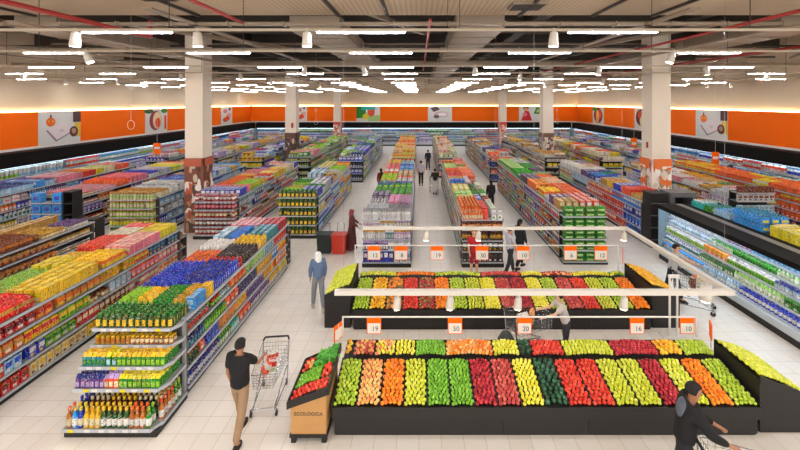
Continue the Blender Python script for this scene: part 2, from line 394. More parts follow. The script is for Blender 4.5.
# ================================================================== PRODUCTS
T5 = [.15, .5, .85, 1.2, 1.55]
T6 = [.17, .54, .91, 1.28, 1.66]
MIX = ['food_box:red/yellow/white','food_box:yellow/red/white','food_box:blue/white/yellow','glass_jar:amber/cream/gold','food_can:red/white/silver','snack_bag:orange/yellow/white',
       'snack_bag:green/white/yellow','food_box:cream/brown/red','food_can:green/white/silver','juice_carton:white/sky blue/blue','glass_jar:brown/cream/red','food_box:purple/white/pink','snack_bag:red/white/yellow','food_can:teal/white/silver']
WARM = ['snack_bag:red/yellow/white','food_box:coral/white/yellow','snack_bag:orange/red/white','food_box:yellow/red/white','food_box:pink/white/red','glass_jar:maroon/cream/gold','snack_bag:tan/brown/cream','food_box:cream/red/brown','food_box:red/white/cream']
COOL = ['soap_bottle:sky blue/white/white','detergent_bottle:blue/white/red','soap_bottle:white/sky blue/blue','drink_pack:pale blue/white/blue','soap_bottle:teal/white/white','detergent_bottle:white/teal/blue','drink_pack:pale blue/sky blue/white','soap_bottle:purple/white/lilac','food_box:navy/white/sky blue']
GRN = ['soap_bottle:green/white/yellow','food_can:green/yellow/silver','snack_bag:lime/white/green','glass_jar:dark green/cream/gold','juice_carton:pale green/white/green','food_box:green/white/lime']
NEUT = ['food_box:cream/brown/tan','glass_jar:cream/tan/gold','food_can:silver/white/silver','food_box:white/grey/navy','snack_bag:tan/white/brown','juice_carton:cream/white/tan','food_box:tan/cream/brown','snack_bag:white/pink/lilac']
HOME = ['soap_bottle:pink/white/white','soap_bottle:lilac/white/purple','detergent_bottle:orange/white/yellow','soap_bottle:white/pink/pink','food_box:white/lilac/purple','food_box:silver/navy/white','soap_bottle:yellow/white/green','drink_pack:white/pink/pink']

# --- second aisle block from the left wall, nearest row
gondola(-13.1, -11.5, 8.6, 14.0, T5, 'dark shelving run of brown packets, nearest the left edge', faces='R',
    facepal=[['snack_bag:brown/tan/cream*2.2','snack_bag:brown/orange/tan*2','glass_jar:cream/purple/brown*1.4'],['snack_bag:maroon/brown/tan*4.2','glass_jar:purple/white/lilac*1.4'],
             ['snack_bag:brown/amber/tan*4.2','glass_jar:maroon/cream/white*1.4'],['snack_bag:brown/tan/orange*4.1','glass_jar:tan/cream/gold*1.5']],
    tops=[(8.7,10.4,.3,1,['snack_bag:brown/tan/orange']),(10.4,12.1,.3,1,['snack_bag:brown/amber/tan']),(12.1,13.0,.3,1,['glass_jar:tan/cream/gold']),(13.0,13.9,.5,1,['glass_jar:cream/white/purple']),(8.7,13.9,0,.28,['food_box:tan/cream/brown'])],
    where='dark brown-packet run', rnd=1.0, mat_shelf='shelf')
eb = empty('merchandise_rack', (-11.95, 14.08, 0), 'black empty rack closing the dark brown-packet run', 'rack')
mb = MB()
for z in (0.0, .38, .76, 1.14, 1.52): mb.box(-.4, .4, 0, .4, z, z+.05)
mb.build('shelf', M['black'], eb); B(-.43, -.4, 0, .4, 0, 1.6).build('side_panel', M['black'], eb); B(.4, .43, 0, .4, 0, 1.6).build('side_panel', M['black'], eb)
BODIES.append((-12.4, -11.5, 14.1, 14.5, 0, 1.6))

# --- G0: first left run, red/yellow goods
G0T = [(6.8,8.35,.0,1,['snack_bag:coral/cream/brown','snack_bag:red/tan/white']),(8.35,9.9,.45,1,['food_box:yellow/lemon/white']),(8.35,9.6,0,.42,['soap_bottle:pale green/white/lime']),
       (9.6,10.3,0,.42,['food_box:lemon/yellow/white']),(9.9,10.9,.45,1,['snack_bag:yellow/orange/tan']),(10.3,10.9,0,.42,['glass_jar:purple/pink/yellow']),(10.9,11.9,0,.5,['food_box:coral/red/white']),
       (10.9,12.2,.52,1,['food_box:pink/cream/coral']),(11.9,12.6,0,.5,['food_box:cream/white/tan']),(12.2,13.1,.52,1,['food_box:lemon/yellow/green']),(12.6,13.1,0,.5,['food_box:coral/pink/white'])]
gondola(-9.5, -7.95, 6.7, 13.2, T5, 'long shelving run of red and yellow packets at left, beside the wide left aisle', faces='R',
    facepal=[['food_box:red/brown/white*1.6','food_box:cream/yellow/brown*1.1','food_box:cream/tan/brown*.6','food_box:yellow/gold/green*1','glass_jar:brown/maroon/cream*.9','snack_bag:tan/brown/cream*1.3','food_box:pink/cream/coral*1.2'],
             ['food_box:red/white/gold*.9','food_box:pale blue/blue/white*.5','food_box:blue/white/yellow*.4','snack_bag:lime/green/white*.8','food_box:red/cream/brown*.7','food_box:maroon/cream/gold*1.1','snack_bag:pink/cream/tan*1.3','food_box:cream/coral/tan*1'],
             ['snack_bag:orange/tan/white*1.3','snack_bag:yellow/red/orange*.8','snack_bag:lime/yellow/green*.9','glass_jar:tan/cream/brown*.6','food_box:silver/pale blue/white*.8','snack_bag:coral/pink/white*1.2','food_box:pink/cream/coral*1'],
             ['snack_bag:red/maroon/white*1.5','snack_bag:orange/red/yellow*.5','snack_bag:tan/orange/yellow*1.2','snack_bag:yellow/gold/orange*1.2','snack_bag:orange/yellow/brown*.6','food_box:navy/teal/yellow*1.4']],
    tops=G0T, where='red-and-yellow left run', rows=2)
end_shelf(-9.45, -8.0, 13.22, 13.62, [.15,.5,.85,1.2], 'wooden-toned end bay at the far end of the red and yellow run', 'bay behind red-and-yellow run',
    [['food_box:tan/brown/cream'],['food_box:brown/tan/cream'],['glass_jar:amber/tan/brown'],['glass_jar:tan/amber/brown']], rows=2)

# --- G1: centre left run with stepped front display
G1T = [(8.02,8.65,.0,.22,['juice_carton:pale green/white/lime']),(8.02,8.65,.22,.45,['juice_carton:lemon/white/yellow']),(8.02,8.75,.45,.72,['juice_carton:bright green/lime/green']),(8.02,8.85,.72,.9,['juice_carton:yellow/lime/gold']),(8.02,8.5,.9,1,['food_box:sky blue/pale blue/white']),
       (8.5,8.85,.9,1,['food_box:yellow/gold/green']),(8.66,10.0,0,.5,['detergent_bottle:blue/navy/blue']),(8.86,10.1,.5,1,['detergent_bottle:blue/white/navy']),(10.1,10.35,.45,1,['soap_bottle:crimson/pink/red']),
       (10.0,11.0,0,.48,['glass_jar:orange/yellow/orange']),(10.36,11.3,.5,1,['soap_bottle:black/dark green/dark grey']),(11.0,11.7,0,.48,['juice_carton:white/pale blue/white']),(11.32,11.95,.5,1,['detergent_bottle:yellow/white/yellow']),
       (11.7,12.7,0,.3,['food_box:pale blue/white/sky blue']),(11.7,12.8,.3,.6,['food_box:sky blue/blue/white']),(11.97,12.9,.62,1,['food_box:teal/pale blue/silver']),(12.8,13.7,0,.6,['food_box:pink/white/coral']),(12.92,13.7,.62,1,['food_box:crimson/pink/white'])]
gondola(-6.15, -4.55, 7.75, 13.8, T5, 'long shelving run behind the stepped bottle display, with blue bottles on top', faces='R',
    facepal=[['wine_bottle:navy/silver/black*1.3','soap_bottle:green/white/lime*.6','soap_bottle:turquoise/white/green*.4','snack_bag:red/orange/white*.7','soap_bottle:purple/white/lilac*1.4','detergent_bottle:yellow/white/orange*.9','detergent_bottle:lemon/cream/white*.7'],
             ['soap_bottle:dark green/black/orange*.5','snack_bag:coral/orange/white*.3','food_box:blue/navy/sky blue*.5','food_box:tan/orange/brown*.9','snack_bag:yellow/gold/orange*.6','soap_bottle:purple/navy/white*1.2','food_box:yellow/orange/gold*1','food_box:orange/white/yellow*1'],
             ['soap_bottle:navy/teal/black*.7','soap_bottle:green/lime/dark green*1','snack_bag:coral/orange/white*.7','food_box:navy/black/purple*1.2','food_box:gold/yellow/orange*1.2','food_box:sky blue/white/navy*.6','detergent_bottle:yellow/orange/white*.8'],
             ['food_can:brown/red/silver*.9','glass_jar:dark green/lime/red*.5','food_can:teal/white/silver*.5','snack_bag:orange/coral/yellow*.9','food_box:pale green/lime/teal*1.2','food_box:teal/pale blue/white*.9','food_box:red/coral/white*1.2']],
    tops=G1T, where='run behind stepped display', rows=2)
end_shelf(-6.05, -4.65, 13.82, 14.3, [.15,.5,.85,1.2], 'multicoloured end bay at the far end of the blue bottle run', 'bay behind blue-bottle run',
    [['food_box:yellow/white/lime'],['food_box:cream/sky blue/red'],['snack_bag:lilac/white/pink'],['food_box:white/coral/red']], rows=3)

# stepped front display
fd = empty('stepped_display', (-5.33, 6.8, 0), 'stepped end display of bottles and cartons with black base, nearest at left', 'shelving')
ox = -5.33
STEP = [(.15, 6.80, -6.15, -4.52), (.69, 7.01, -6.15, -4.54), (.99, 7.15, -6.15, -4.55), (1.23, 7.40, -6.14, -4.56), (1.53, 7.42, -6.14, -4.57)]
B(-.80, .80, .02, .93, 0, .115).build('base', M['black'], fd)
B(-.78, .76, .9, .93, .15, 1.5).build('back_panel', M['backp'], fd)
MB().box(.73, .78, .87, .93, .12, 1.52).build('upright', M['shelf'], fd)
MB().box(-.80, -.75, .87, .93, .12, 1.52).build('upright', M['shelf'], fd)
for z, yf, xa, xb in STEP:
    a, b, yy = xa-ox, xb-ox, yf-6.8
    s = MB(); s.add([(a,yy,z-.03),(b-.1,yy,z-.03),(b,yy+.18,z-.03),(b,.9,z-.03),(a,.9,z-.03),(a,yy,z),(b-.1,yy,z),(b,yy+.18,z),(b,.9,z),(a,.9,z)],
        [(4,3,2,1,0),(5,6,7,8,9),(0,1,6,5),(1,2,7,6),(2,3,8,7),(3,4,9,8),(4,0,5,9)])
    so = s.build('shelf', M['shelf'], fd)
    r_ = MB(); r_.add([(a,yy-.012,z-.045),(b-.1,yy-.012,z-.045),(b-.1,yy-.012,z+.015),(a,yy-.012,z+.015)], [(0,1,2,3)])
    r_.add([(b-.1,yy-.012,z-.045),(b+.012,yy+.175,z-.045),(b+.012,yy+.175,z+.015),(b-.1,yy-.012,z+.015)], [(0,1,2,3)])
    r_.add([(b+.012,yy+.175,z-.045),(b+.012,.9,z-.045),(b+.012,.9,z+.015),(b+.012,yy+.175,z+.015)], [(0,1,2,3)])
    r_.build('price_rail', M['rail'], so)
    for i in range(6):
        xx = a+.1+(b-a-.3)*(i+R()*.5)/6
        tg = MB(); tg.quad((xx,yy-.016,z-.042),(xx+.1,yy-.016,z-.042),(xx+.1,yy-.016,z+.012),(xx,yy-.016,z+.012), C['white'] if R() < .8 else C['lemon'])
        tg.build('price_label', M['flatprint'], so)
    BODIES.append((xa, xb, yf, 7.7, z-.03, z))
BODIES.append((-6.1, -4.6, 7.68, 7.73, 0, 1.5))
FB = 'on base of stepped display'
def put_run(xa, xb, yf, yb, z, kind, style, where):
    """a facing of one product several deep"""
    k, cb, cl, cc, _ = blk(kind+':'+style); w, d, h = DIM[k]
    n = max(1, round((xb-xa)/w)); st = (xb-xa)/n; key = (k, cb, cl, cc, round(w,3), round(d,3), round(h,3))
    for i in range(n):
        y = yf+d/2+.01
        while y+d/2 < yb:
            put(k, key, xa+st*(i+.5)+(R()-.5)*.008, y, z, (R()-.5)*.2, (w, d, h), f"{cb} {NICE[k]} with {cl} label {where}"); y += d*1.03
x = -6.12
for style, n in (('amber/cream/orange',1),('sky blue/white/yellow',1),('blue/cream/lemon',1),('yellow/cream/yellow',3),('dark green/white/yellow',5),('amber/white/orange',3),('green/white/lime',1)):
    put_run(x, x+n*.0985, 6.81, 7.05, .15, 'wine_bottle', style, FB+', front rows'); x += n*.0985
x = -6.12
for style, n in (('navy/dark grey/blue',2),('brown/tan/cream',4),('brown/black/yellow',5),('black/dark green/cream',5)):
    put_run(x, x+n*.0958, 7.06, 7.66, .15, 'wine_bottle', style, FB+', rear rows'); x += n*.0958
for i in range(6):
    y = 7.06+i*.1; put('wine_bottle', ('wine_bottle','green' if i > 3 else 'amber','white','lime' if i > 3 else 'coral',.095,.095,.34), -4.6, y, .15, 0, (.095,.095,.34), f"{'green' if i > 3 else 'amber'} tall bottle with white label along right edge of stepped display base")
    if i: put('wine_bottle', ('wine_bottle','amber','cream','gold',.095,.095,.34), -4.705, y-.02, .15, 0, (.095,.095,.34), "amber tall bottle with cream label in right side row of stepped display base")
put_run(-6.13, -5.62, 7.03, 7.66, .69, 'juice_carton', 'purple/lilac/navy', 'second step of stepped display')
put_run(-5.62, -5.36, 7.03, 7.66, .69, 'juice_carton', 'coral/cream/lilac', 'second step of stepped display')
put_run(-5.36, -4.62, 7.03, 7.66, .69, 'juice_carton', 'green/lime/lemon', 'second step of stepped display')
put_run(-6.13, -5.70, 7.17, 7.66, .99, 'juice_carton', 'teal/green/yellow', 'middle step of stepped display')
put_run(-5.70, -5.50, 7.17, 7.66, .99, 'juice_carton', 'green/pale blue/lemon', 'middle step of stepped display')
put_run(-5.50, -4.62, 7.17, 7.66, .99, 'juice_carton', 'green/lime/yellow', 'middle step of stepped display')
DIM['glass_jar'] = (.09,.09,.15)
put_run(-6.12, -5.45, 7.42, 7.66, 1.23, 'glass_jar', 'gold/amber/yellow', 'fourth step of stepped display')
put_run(-5.45, -4.64, 7.42, 7.66, 1.23, 'glass_jar', 'amber/cream/yellow', 'fourth step of stepped display')
DIM['soap_bottle'] = (.125, .085, .26)
put_run(-6.12, -4.64, 7.44, 7.98, 1.53, 'soap_bottle', 'dark green/yellow/green', 'top step of stepped display')
DIM['soap_bottle'] = (.095, .06, .23)

# --- row 2, left of centre
def run2(x0, x1, y0, y1, label, where, face, fp, tp=None, tops=None, tiers=T6, sc=1.25, rnd=.9): 
    return gondola(x0, x1, y0, y1, tiers, label, faces=face, facepal=fp, toppal=tp, tops=tops, where=where, sc=sc, rnd=rnd)
# red ended run beside the left column
w = 'red-ended left run'
run2(-9.5, -7.75, 17.05, 25.6, 'shelving run topped with yellow and pink goods, behind the red end bay', w, 'R',
     [['snack_bag:red/white/yellow','food_box:coral/white/red','food_box:navy/white/grey','glass_jar:tan/cream/brown','food_box:silver/teal/white','food_box:lemon/green/white']]*4,
     tops=[(17.1,18.3,0,1,['food_box:pink/coral/white','food_box:lemon/cream/lime']),(18.3,20.6,0,.45,['snack_bag:orange/yellow/tan']),(18.3,20.6,.47,1,['snack_bag:lime/yellow/green']),(20.6,22.6,0,.5,['food_box:crimson/pink/white']),(20.6,23.2,.5,1,['food_box:lemon/cream/lime']),(22.6,24,0,.5,['snack_bag:purple/lilac/white']),(23.2,25.5,.5,1,['food_box:cream/pink/tan']),(24,25.5,0,.5,['food_box:pink/cream/white'])])
end_shelf(-9.5, -7.75, 16.6, 17.04, [.17,.52,.87,1.22,1.57], 'end bay stacked with rows of dark red tubs, beside the left column', 'dark red end bay',
     [['food_can:crimson/white/silver'],['food_can:maroon/white/red'],['food_can:crimson/cream/red'],['food_can:maroon/pink/silver'],['food_can:crimson/white/pink']], sc=1.7, rows=2, full=1)
# green tea run
w = 'dark-green-ended run'
run2(-6.0, -4.35, 17.15, 25.6, 'shelving run behind the dark green end bay, pale goods on top', w, 'R',
     [['soap_bottle:sky blue/white/blue*1','drink_pack:teal/white/blue*1.3','soap_bottle:navy/white/sky blue*1.2','food_box:yellow/orange/white*1.4','food_box:cream/blue/white*1','food_box:purple/lilac/white*1.1','food_box:lemon/gold/white*1.3'],
      ['food_box:blue/white/sky blue*2','food_box:white/sky blue/blue*1','soap_bottle:blue/white/navy*1.5','food_box:lemon/yellow/white*2','food_box:teal/white/pale blue*1.4'],
      ['food_box:lemon/white/yellow*1.2','detergent_bottle:blue/yellow/white*1.8','food_box:pale blue/white/teal*1.4','soap_bottle:navy/pale blue/white*1.4','detergent_bottle:yellow/orange/blue*2'],
      ['detergent_bottle:teal/white/blue*2.4','food_box:sky blue/white/navy*2','food_box:orange/yellow/white*1.5','food_box:white/blue/sky blue*2']],
     tops=[(17.2,19,0,.5,['juice_carton:pale green/white/lime']),(17.2,18.6,.5,1,['juice_carton:white/pale green/green']),(18.6,20.2,.5,1,['food_box:silver/white/sky blue']),(19,21,0,.5,['juice_carton:lime/lemon/green']),(20.2,22.4,.5,1,['food_box:lemon/white/gold']),(21,23,0,.5,['food_box:pale blue/white/blue']),(22.4,25.5,.5,1,['juice_carton:pale green/cream/lime']),(23,25.5,0,.5,['food_box:cream/lemon/lime'])])
end_shelf(-6.0, -4.35, 16.7, 17.14, [.17,.56,.95,1.34,1.73], 'end bay full of dark green bottles with yellow labels, left of the shopper baskets', 'dark green end bay',
     [['detergent_bottle:dark green/yellow/green']]*5, sc=1.28, rows=2, matb='black', full=1)
# pale green ended run, far left
w = 'pale-green-ended run'
run2(-13.1, -11.2, 17.05, 25.6, 'shelving run with blue bottle packs behind the pale green end bay', w, 'R',
     [['drink_pack:pale blue/white/blue','drink_pack:sky blue/white/blue','soap_bottle:blue/white/sky blue','drink_pack:white/pale blue/navy']]*4,
     tops=[(17.1,19.4,0,1,['drink_pack:white/pale blue/silver','juice_carton:cream/white/tan']),(19.4,21.5,0,1,['drink_pack:pale blue/sky blue/blue','drink_pack:sky blue/white/blue']),(21.5,25.4,0,1,['food_box:white/blue/navy','drink_pack:pale blue/white/sky blue'])])
end_shelf(-13.1, -11.2, 16.6, 17.04, [.17,.54,.91,1.28,1.65], 'pale green end bay of jars between the dark rack and the left column', 'pale green end bay',
     [['glass_jar:pale green/cream/green'],['glass_jar:pale green/lemon/gold'],['glass_jar:lime/cream/tan'],['glass_jar:pale green/cream/gold'],['glass_jar:cream/pale green/tan']], sc=1.5, rows=2, full=1)
# blue bundle ended run, far left
w = 'run behind blue bundles'
run2(-16.4, -14.6, 17.15, 25.6, 'shelving run behind the bright blue bundles at far left', w, 'R',
     [['food_can:red/white/silver','glass_jar:maroon/cream/red','food_box:navy/lilac/white','food_box:tan/red/cream','food_can:crimson/white/gold']]*4,
     tops=[(17.2,19.2,0,1,['food_can:pink/white/red','glass_jar:tan/cream/pink']),(19.2,21.4,0,1,['snack_bag:coral/orange/tan','food_box:pink/coral/white']),(21.4,23.4,0,1,['food_box:silver/lilac/pink']),(23.4,25.5,0,1,['food_box:cream/lemon/tan','snack_bag:lemon/lime/white'])])
end_shelf(-16.4, -15.05, 16.6, 17.1, [.17,.62,1.07,1.52], 'end bay of bright blue wrapped bundles at far left', 'bright blue end bay',
     [['paper_bundle:sky blue/blue/white']]*4, sc=1.3, rows=1, matb='black', full=1)
mb = empty('merchandise_rack', (-14.8, 16.65, 0), 'narrow black rack right of the bright blue bundles', 'rack')
for z in (0.02, .5, .98, 1.46, 1.94): B(-.2, .2, 0, .45, z, z+.05).build('shelf', M['black'], mb)
B(-.22, -.19, 0, .45, 0, 2).build('side_panel', M['black'], mb); B(.19, .22, 0, .45, 0, 2).build('side_panel', M['black'], mb); B(-.2, .2, .43, .46, 0, 2).build('back_panel', M['black'], mb)
BODIES.append((-15, -14.6, 16.65, 17.1, 0, 2))
w = 'run by left wall chiller'
run2(-19.9, -18.3, 14.5, 25.6, 'shelving run of purple and blue goods next to the left wall chiller', w, 'R', [HOME+COOL]*4,
     tops=[(14.6,17,0,1,['soap_bottle:lilac/white/pink','soap_bottle:crimson/pink/purple']),(17,20,0,1,['food_box:sky blue/white/blue','soap_bottle:pale blue/white/navy']),(20,23,0,1,['food_box:pink/white/lilac','food_box:lemon/white/green']),(23,25.5,0,1,['food_box:cream/lime/white','food_box:coral/white/pink'])])

# --- centre left run (long)
w = 'central left run'
cT = [(14.32,15.2,.0,1,['juice_carton:white/grey/silver','juice_carton:silver/white/grey']),(15.2,16.3,0,.45,['drink_pack:white/silver/grey']),(15.2,16.5,.46,1,['food_box:pink/lilac/white','food_box:lilac/crimson/purple']),(16.3,17.3,0,.45,['food_box:dark grey/lilac/white']),
      (16.5,17.4,.46,1,['snack_bag:green/dark green/lime']),(17.3,18.4,0,1,['snack_bag:lime/lemon/green','snack_bag:green/lime/white']),(18.4,19.4,0,.5,['food_box:teal/navy/white']),(18.4,19.4,.5,1,['snack_bag:bright green/white/green']),(19.4,20.2,0,.5,['food_box:dark grey/pink/purple']),
      (19.4,20.7,.5,1,['snack_bag:coral/red/white']),(20.2,21.5,0,.5,['snack_bag:lime/lemon/white']),(20.7,22.2,.5,1,['food_box:cream/pale green/lime']),(21.5,23.2,0,.5,['snack_bag:coral/orange/lime']),(22.2,24,.5,1,['food_box:sky blue/pale blue/teal']),(23.2,25,0,.5,['food_box:pink/coral/white']),(24,26.9,.5,1,['food_box:pale blue/teal/white']),(25,26.9,0,.5,['food_box:lemon/orange/white'])]
gondola(-1.99, -.28, 14.28, 27, T6, 'long central shelving run left of the middle aisle', faces='RL', facepal=[MIX]*4, tops=cT, where=w, sc=1.3, rnd=.9)
end_shelf(-1.99, -.28, 13.8, 14.26, [.17,.6,.98,1.36,1.66], 'end bay of small white and blue packs facing the fruit, left of the middle aisle', 'white-and-blue end bay',
     [['food_box:blue/white/navy*1.1','food_box:white/sky blue/grey*.6'],['juice_carton:navy/white/lilac*.9','juice_carton:white/grey/silver*.8'],['juice_carton:silver/white/tan*.8','juice_carton:teal/silver/white*.3','juice_carton:lilac/white/tan*.6'],['juice_carton:lilac/cream/white*.6','juice_carton:silver/white/tan*.6','juice_carton:cream/silver/lilac*.5'],['juice_carton:white/silver/grey*1']], rows=2, full=1)
# --- centre right run (long)
w = 'central right run'
dT = [(14.32,16.1,0,.52,['wine_bottle:orange/cream/peach']),(14.32,15.6,.53,.74,['food_box:red/coral/crimson']),(14.32,15.9,.75,1,['food_box:white/pale green/silver']),(15.6,17.2,.53,.76,['snack_bag:green/dark green/white']),(15.9,16.8,.77,1,['food_box:black/dark green/grey']),(16.1,17.5,0,.52,['snack_bag:pale green/green/lime']),
      (16.8,18.4,.77,1,['snack_bag:green/white/dark green']),(17.2,19,.53,.76,['snack_bag:dark green/lime/green']),(17.5,18.6,0,.52,['food_box:lemon/white/yellow']),(18.6,20,0,.5,['food_box:blue/sky blue/navy']),(18.4,20.4,.77,1,['food_box:white/lime/green']),(19,20.6,.53,.76,['food_box:white/lilac/coral']),
      (20,21.6,0,.52,['snack_bag:red/white/sky blue']),(20.6,22.8,.53,1,['food_box:orange/coral/yellow']),(21.6,23.4,0,.52,['snack_bag:coral/orange/white']),(22.8,24.8,.53,1,['food_box:peach/orange/cream']),(23.4,25,0,.52,['snack_bag:pale green/cream/lime']),(24.8,26.9,.53,1,['food_box:pink/orange/white']),(25,26.9,0,.52,['snack_bag:green/cream/lime'])]
gondola(1.5, 2.97, 14.28, 27, T6, 'long central shelving run right of the middle aisle', faces='L', facepal=[NEUT+WARM+GRN]*4, tops=dT, where=w, sc=1.3, rnd=.9)
end_shelf(1.5, 2.97, 13.8, 14.26, [.17,.55,.93,1.31,1.66], 'end bay with black boxes and red-brown jars, right of the middle aisle', 'black box end bay',
     [['food_box:black/dark grey/white'],['food_box:black/silver/gold'],['glass_jar:black/gold/brown'],['glass_jar:maroon/peach/brown'],['wine_bottle:orange/cream/peach*.52','food_box:coral/red/crimson*.2','food_box:white/silver/green*.3']], rows=2, full=1)
# --- green pack ended run
w = 'run behind green packs'
gondola(5.14, 6.72, 14.5, 26, [.17,.58,.99,1.40,1.80], 'shelving run topped with orange and red boxes behind the green packs', faces='L', facepal=[['food_box:crimson/white/pink','food_box:dark grey/cream/lilac','snack_bag:maroon/coral/white','soap_bottle:purple/lilac/white','glass_jar:brown/gold/cream','food_box:tan/red/cream','snack_bag:green/pale green/white','food_box:burgundy/white/gold']]*4, where=w, sc=1.25, rnd=.7,
     tops=[(14.6,16.4,0,.5,['food_box:peach/coral/white']),(14.6,16.0,.5,1,['food_box:coral/white/orange']),(16.0,18,.5,1,['food_box:orange/coral/cream']),(16.4,17.6,0,.5,['snack_bag:yellow/orange/white']),(17.6,19,0,.5,['food_box:orange/yellow/cream']),(18,19.4,.5,1,['food_box:cream/coral/tan']),(19,20.3,0,.5,['food_box:dark grey/lilac/silver']),(19.4,20.8,.5,1,['food_box:pale green/teal/white']),
           (20.3,22.2,0,.6,['snack_bag:bright green/green/lime']),(20.8,22.2,.6,1,['food_box:black/purple/grey']),(22.2,25.9,0,.5,['snack_bag:pale green/green/white']),(22.2,24,.5,1,['snack_bag:green/pale green/white']),(24,25.9,.5,1,['food_box:white/green/pale green'])])
end_shelf(5.14, 6.72, 14.04, 14.48, [.1,.5,.9,1.3,1.7], 'end bay stacked with bright green drink packs, right of the centre', 'green pack end bay',
     [['drink_pack:green/pale green/bright green']]*5, sc=1.35, rows=1, matb='black', full=2)
# --- blue and coral run
w = 'run behind black cabinet'
run2(9.16, 10.75, 16.3, 26, 'shelving run of coral and blue goods behind the black open cabinet', w, 'L',
     [['snack_bag:tan/cream/brown*2','food_can:green/white/silver*1.6','glass_jar:navy/white/silver*2','food_box:coral/white/red*2','food_box:coral/red/cream*.9','food_box:sky blue/blue/white*1.2'],
      ['food_can:tan/brown/silver*2','food_box:silver/navy/white*2.4','food_box:maroon/white/coral*1.6','food_box:coral/red/white*2.1','food_box:blue/coral/white*.6','food_box:blue/sky blue/white*1.3'],
      ['snack_bag:pale green/cream/green*2.4','food_can:navy/silver/silver*2','food_box:coral/white/maroon*2','food_box:red/coral/white*2.2','food_box:blue/white/navy*1.5'],
      ['food_box:tan/white/coral*1.9','food_box:pale blue/silver/white*2.3','food_box:coral/cream/red*2.5','food_box:sky blue/coral/blue*1','food_box:sky blue/white/blue*1.4']],
     tops=[(16.4,18.8,.0,.75,['food_box:coral/red/pink']),(16.4,18.4,.76,1,['food_box:pale blue/coral/sky blue']),(18.8,20.6,0,.5,['food_box:white/pale blue/silver']),(18.4,20.6,.76,1,['food_box:sky blue/navy/white']),(18.8,20.6,.5,.76,['food_box:cream/tan/coral']),(20.6,22.6,0,.5,['soap_bottle:navy/white/sky blue']),(20.6,22.6,.5,1,['soap_bottle:sky blue/white/blue']),(22.6,25.8,0,.5,['food_box:white/cream/silver']),(22.6,25.8,.5,1,['food_box:cream/coral/white'])])
# black cabinet at its end
cb = empty('open_cabinet', (10.2, 15.55, 0), 'tall dark grey open cabinet, empty and black inside, by the right column', 'cabinet')
dg = mat('cabinet_grey_steel', '#5e6062', 0.45)
B(-1.0, -.35, .1, .7, .0, 2.15).build('side_stack', M['black'], cb)
for i in range(4): B(-1.02, -.37, .07, .1, .3+i*.48, .34+i*.48).build('ledge', dg, cb)
B(-.3, -.12, 0, .7, 0, 2.2).build('side_panel', dg, cb); B(.62, .72, 0, .7, 0, 2.2).build('side_panel', dg, cb)
B(-.12, .62, 0, .7, 2.02, 2.2).build('top_panel', dg, cb); B(-.12, .62, .66, .7, .1, 2.02).build('back_panel', M['black'], cb); B(-.12, .62, .02, .7, 0, .1).build('base', M['black'], cb)
BODIES.append((9.2, 10.95, 15.6, 16.2, 0, 2.2))
# --- far right runs
run2(13.4, 15.0, 17.1, 26, 'shelving run of pink and blue household goods, far right', 'far right household run', 'L', [HOME+WARM+COOL]*4, tp=HOME+NEUT)
end_shelf(13.4, 15.0, 16.6, 17.08, [.2,.7,1.15,1.6,1.95], 'brown end bay of grey and blue packets, far right', 'far right brown bay', [['food_box:pale blue/silver/teal'],['food_box:silver/pale blue/grey'],['food_box:pale blue/grey/teal'],['food_box:silver/brown/dark grey'],['food_box:brown/maroon/black']], sc=1.3, rows=1, matb='black')
run2(16.7, 18.3, 14.5, 26, 'shelving run of orange and yellow goods next to the right wall chiller', 'run by right wall chiller', 'L', [['snack_bag:orange/yellow/red','snack_bag:yellow/lime/white','food_box:coral/orange/white','snack_bag:coral/red/yellow','food_box:navy/orange/white']]*4, tp=['snack_bag:yellow/orange/white','snack_bag:lemon/white/yellow','snack_bag:orange/coral/yellow'])

# --- row 3 (far)
far = [(-19.9,-18.3,COOL+HOME,'R','far left sixth'),(-16.4,-14.7,NEUT+['food_box:lilac/white/purple','snack_bag:lemon/lime/yellow'],'R','far left fifth'),(-13.0,-11.3,['snack_bag:lemon/yellow/lime','food_box:yellow/brown/black','snack_bag:orange/pink/white']+COOL,'R','far left fourth'),
       (-9.6,-7.9,GRN+['snack_bag:lemon/lime/yellow','food_box:pink/cream/white'],'R','far left third'),(-5.8,-4.05,['soap_bottle:navy/white/teal','food_box:blue/white/sky blue','snack_bag:lime/white/lemon','food_box:pale blue/white/silver'],'R','far left second'),
       (-2.05,-.3,['snack_bag:orange/yellow/tan','food_box:lemon/orange/cream','food_box:peach/cream/tan','snack_bag:tan/orange/cream'],'RL','far left first'),(1.5,3.0,['food_box:cream/pink/peach','snack_bag:pale green/cream/white','food_box:white/coral/tan','snack_bag:orange/yellow/tan'],'L','far right first'),
       (5.15,6.85,['food_box:navy/blue/black','snack_bag:coral/orange/white']+NEUT,'L','far right second'),(9.2,10.75,['snack_bag:yellow/lemon/white','food_can:tan/white/silver']+NEUT,'L','far right third'),
       (13.2,14.8,['snack_bag:lemon/yellow/lime','food_box:cream/white/pink','snack_bag:coral/tan/white'],'L','far right fourth'),(16.7,18.3,COOL+NEUT,'L','far right fifth')]
for (a, b, pal, fc, wh) in far:
    gondola(a, b, 28.9 if abs(a) > 3 else 30.6, 44, [.17,.62,1.07,1.52,1.75], f'distant shelving run, {wh} run counted from the middle aisle', faces=fc, facepal=[pal]*4, toppal=pal, where=f'{wh} run', sc=1.9, rnd=1.6)
    end_shelf(a, b, 28.3 if abs(a) > 3 else 30.0, 28.85 if abs(a) > 3 else 30.55, [.17,.62,1.07,1.52], f'end bay facing the camera on the {wh} run', f'{wh} bay', [[pal[i % len(pal)]] for i in (0, 1, 0, 1)], sc=1.7, rows=1, matb='black')

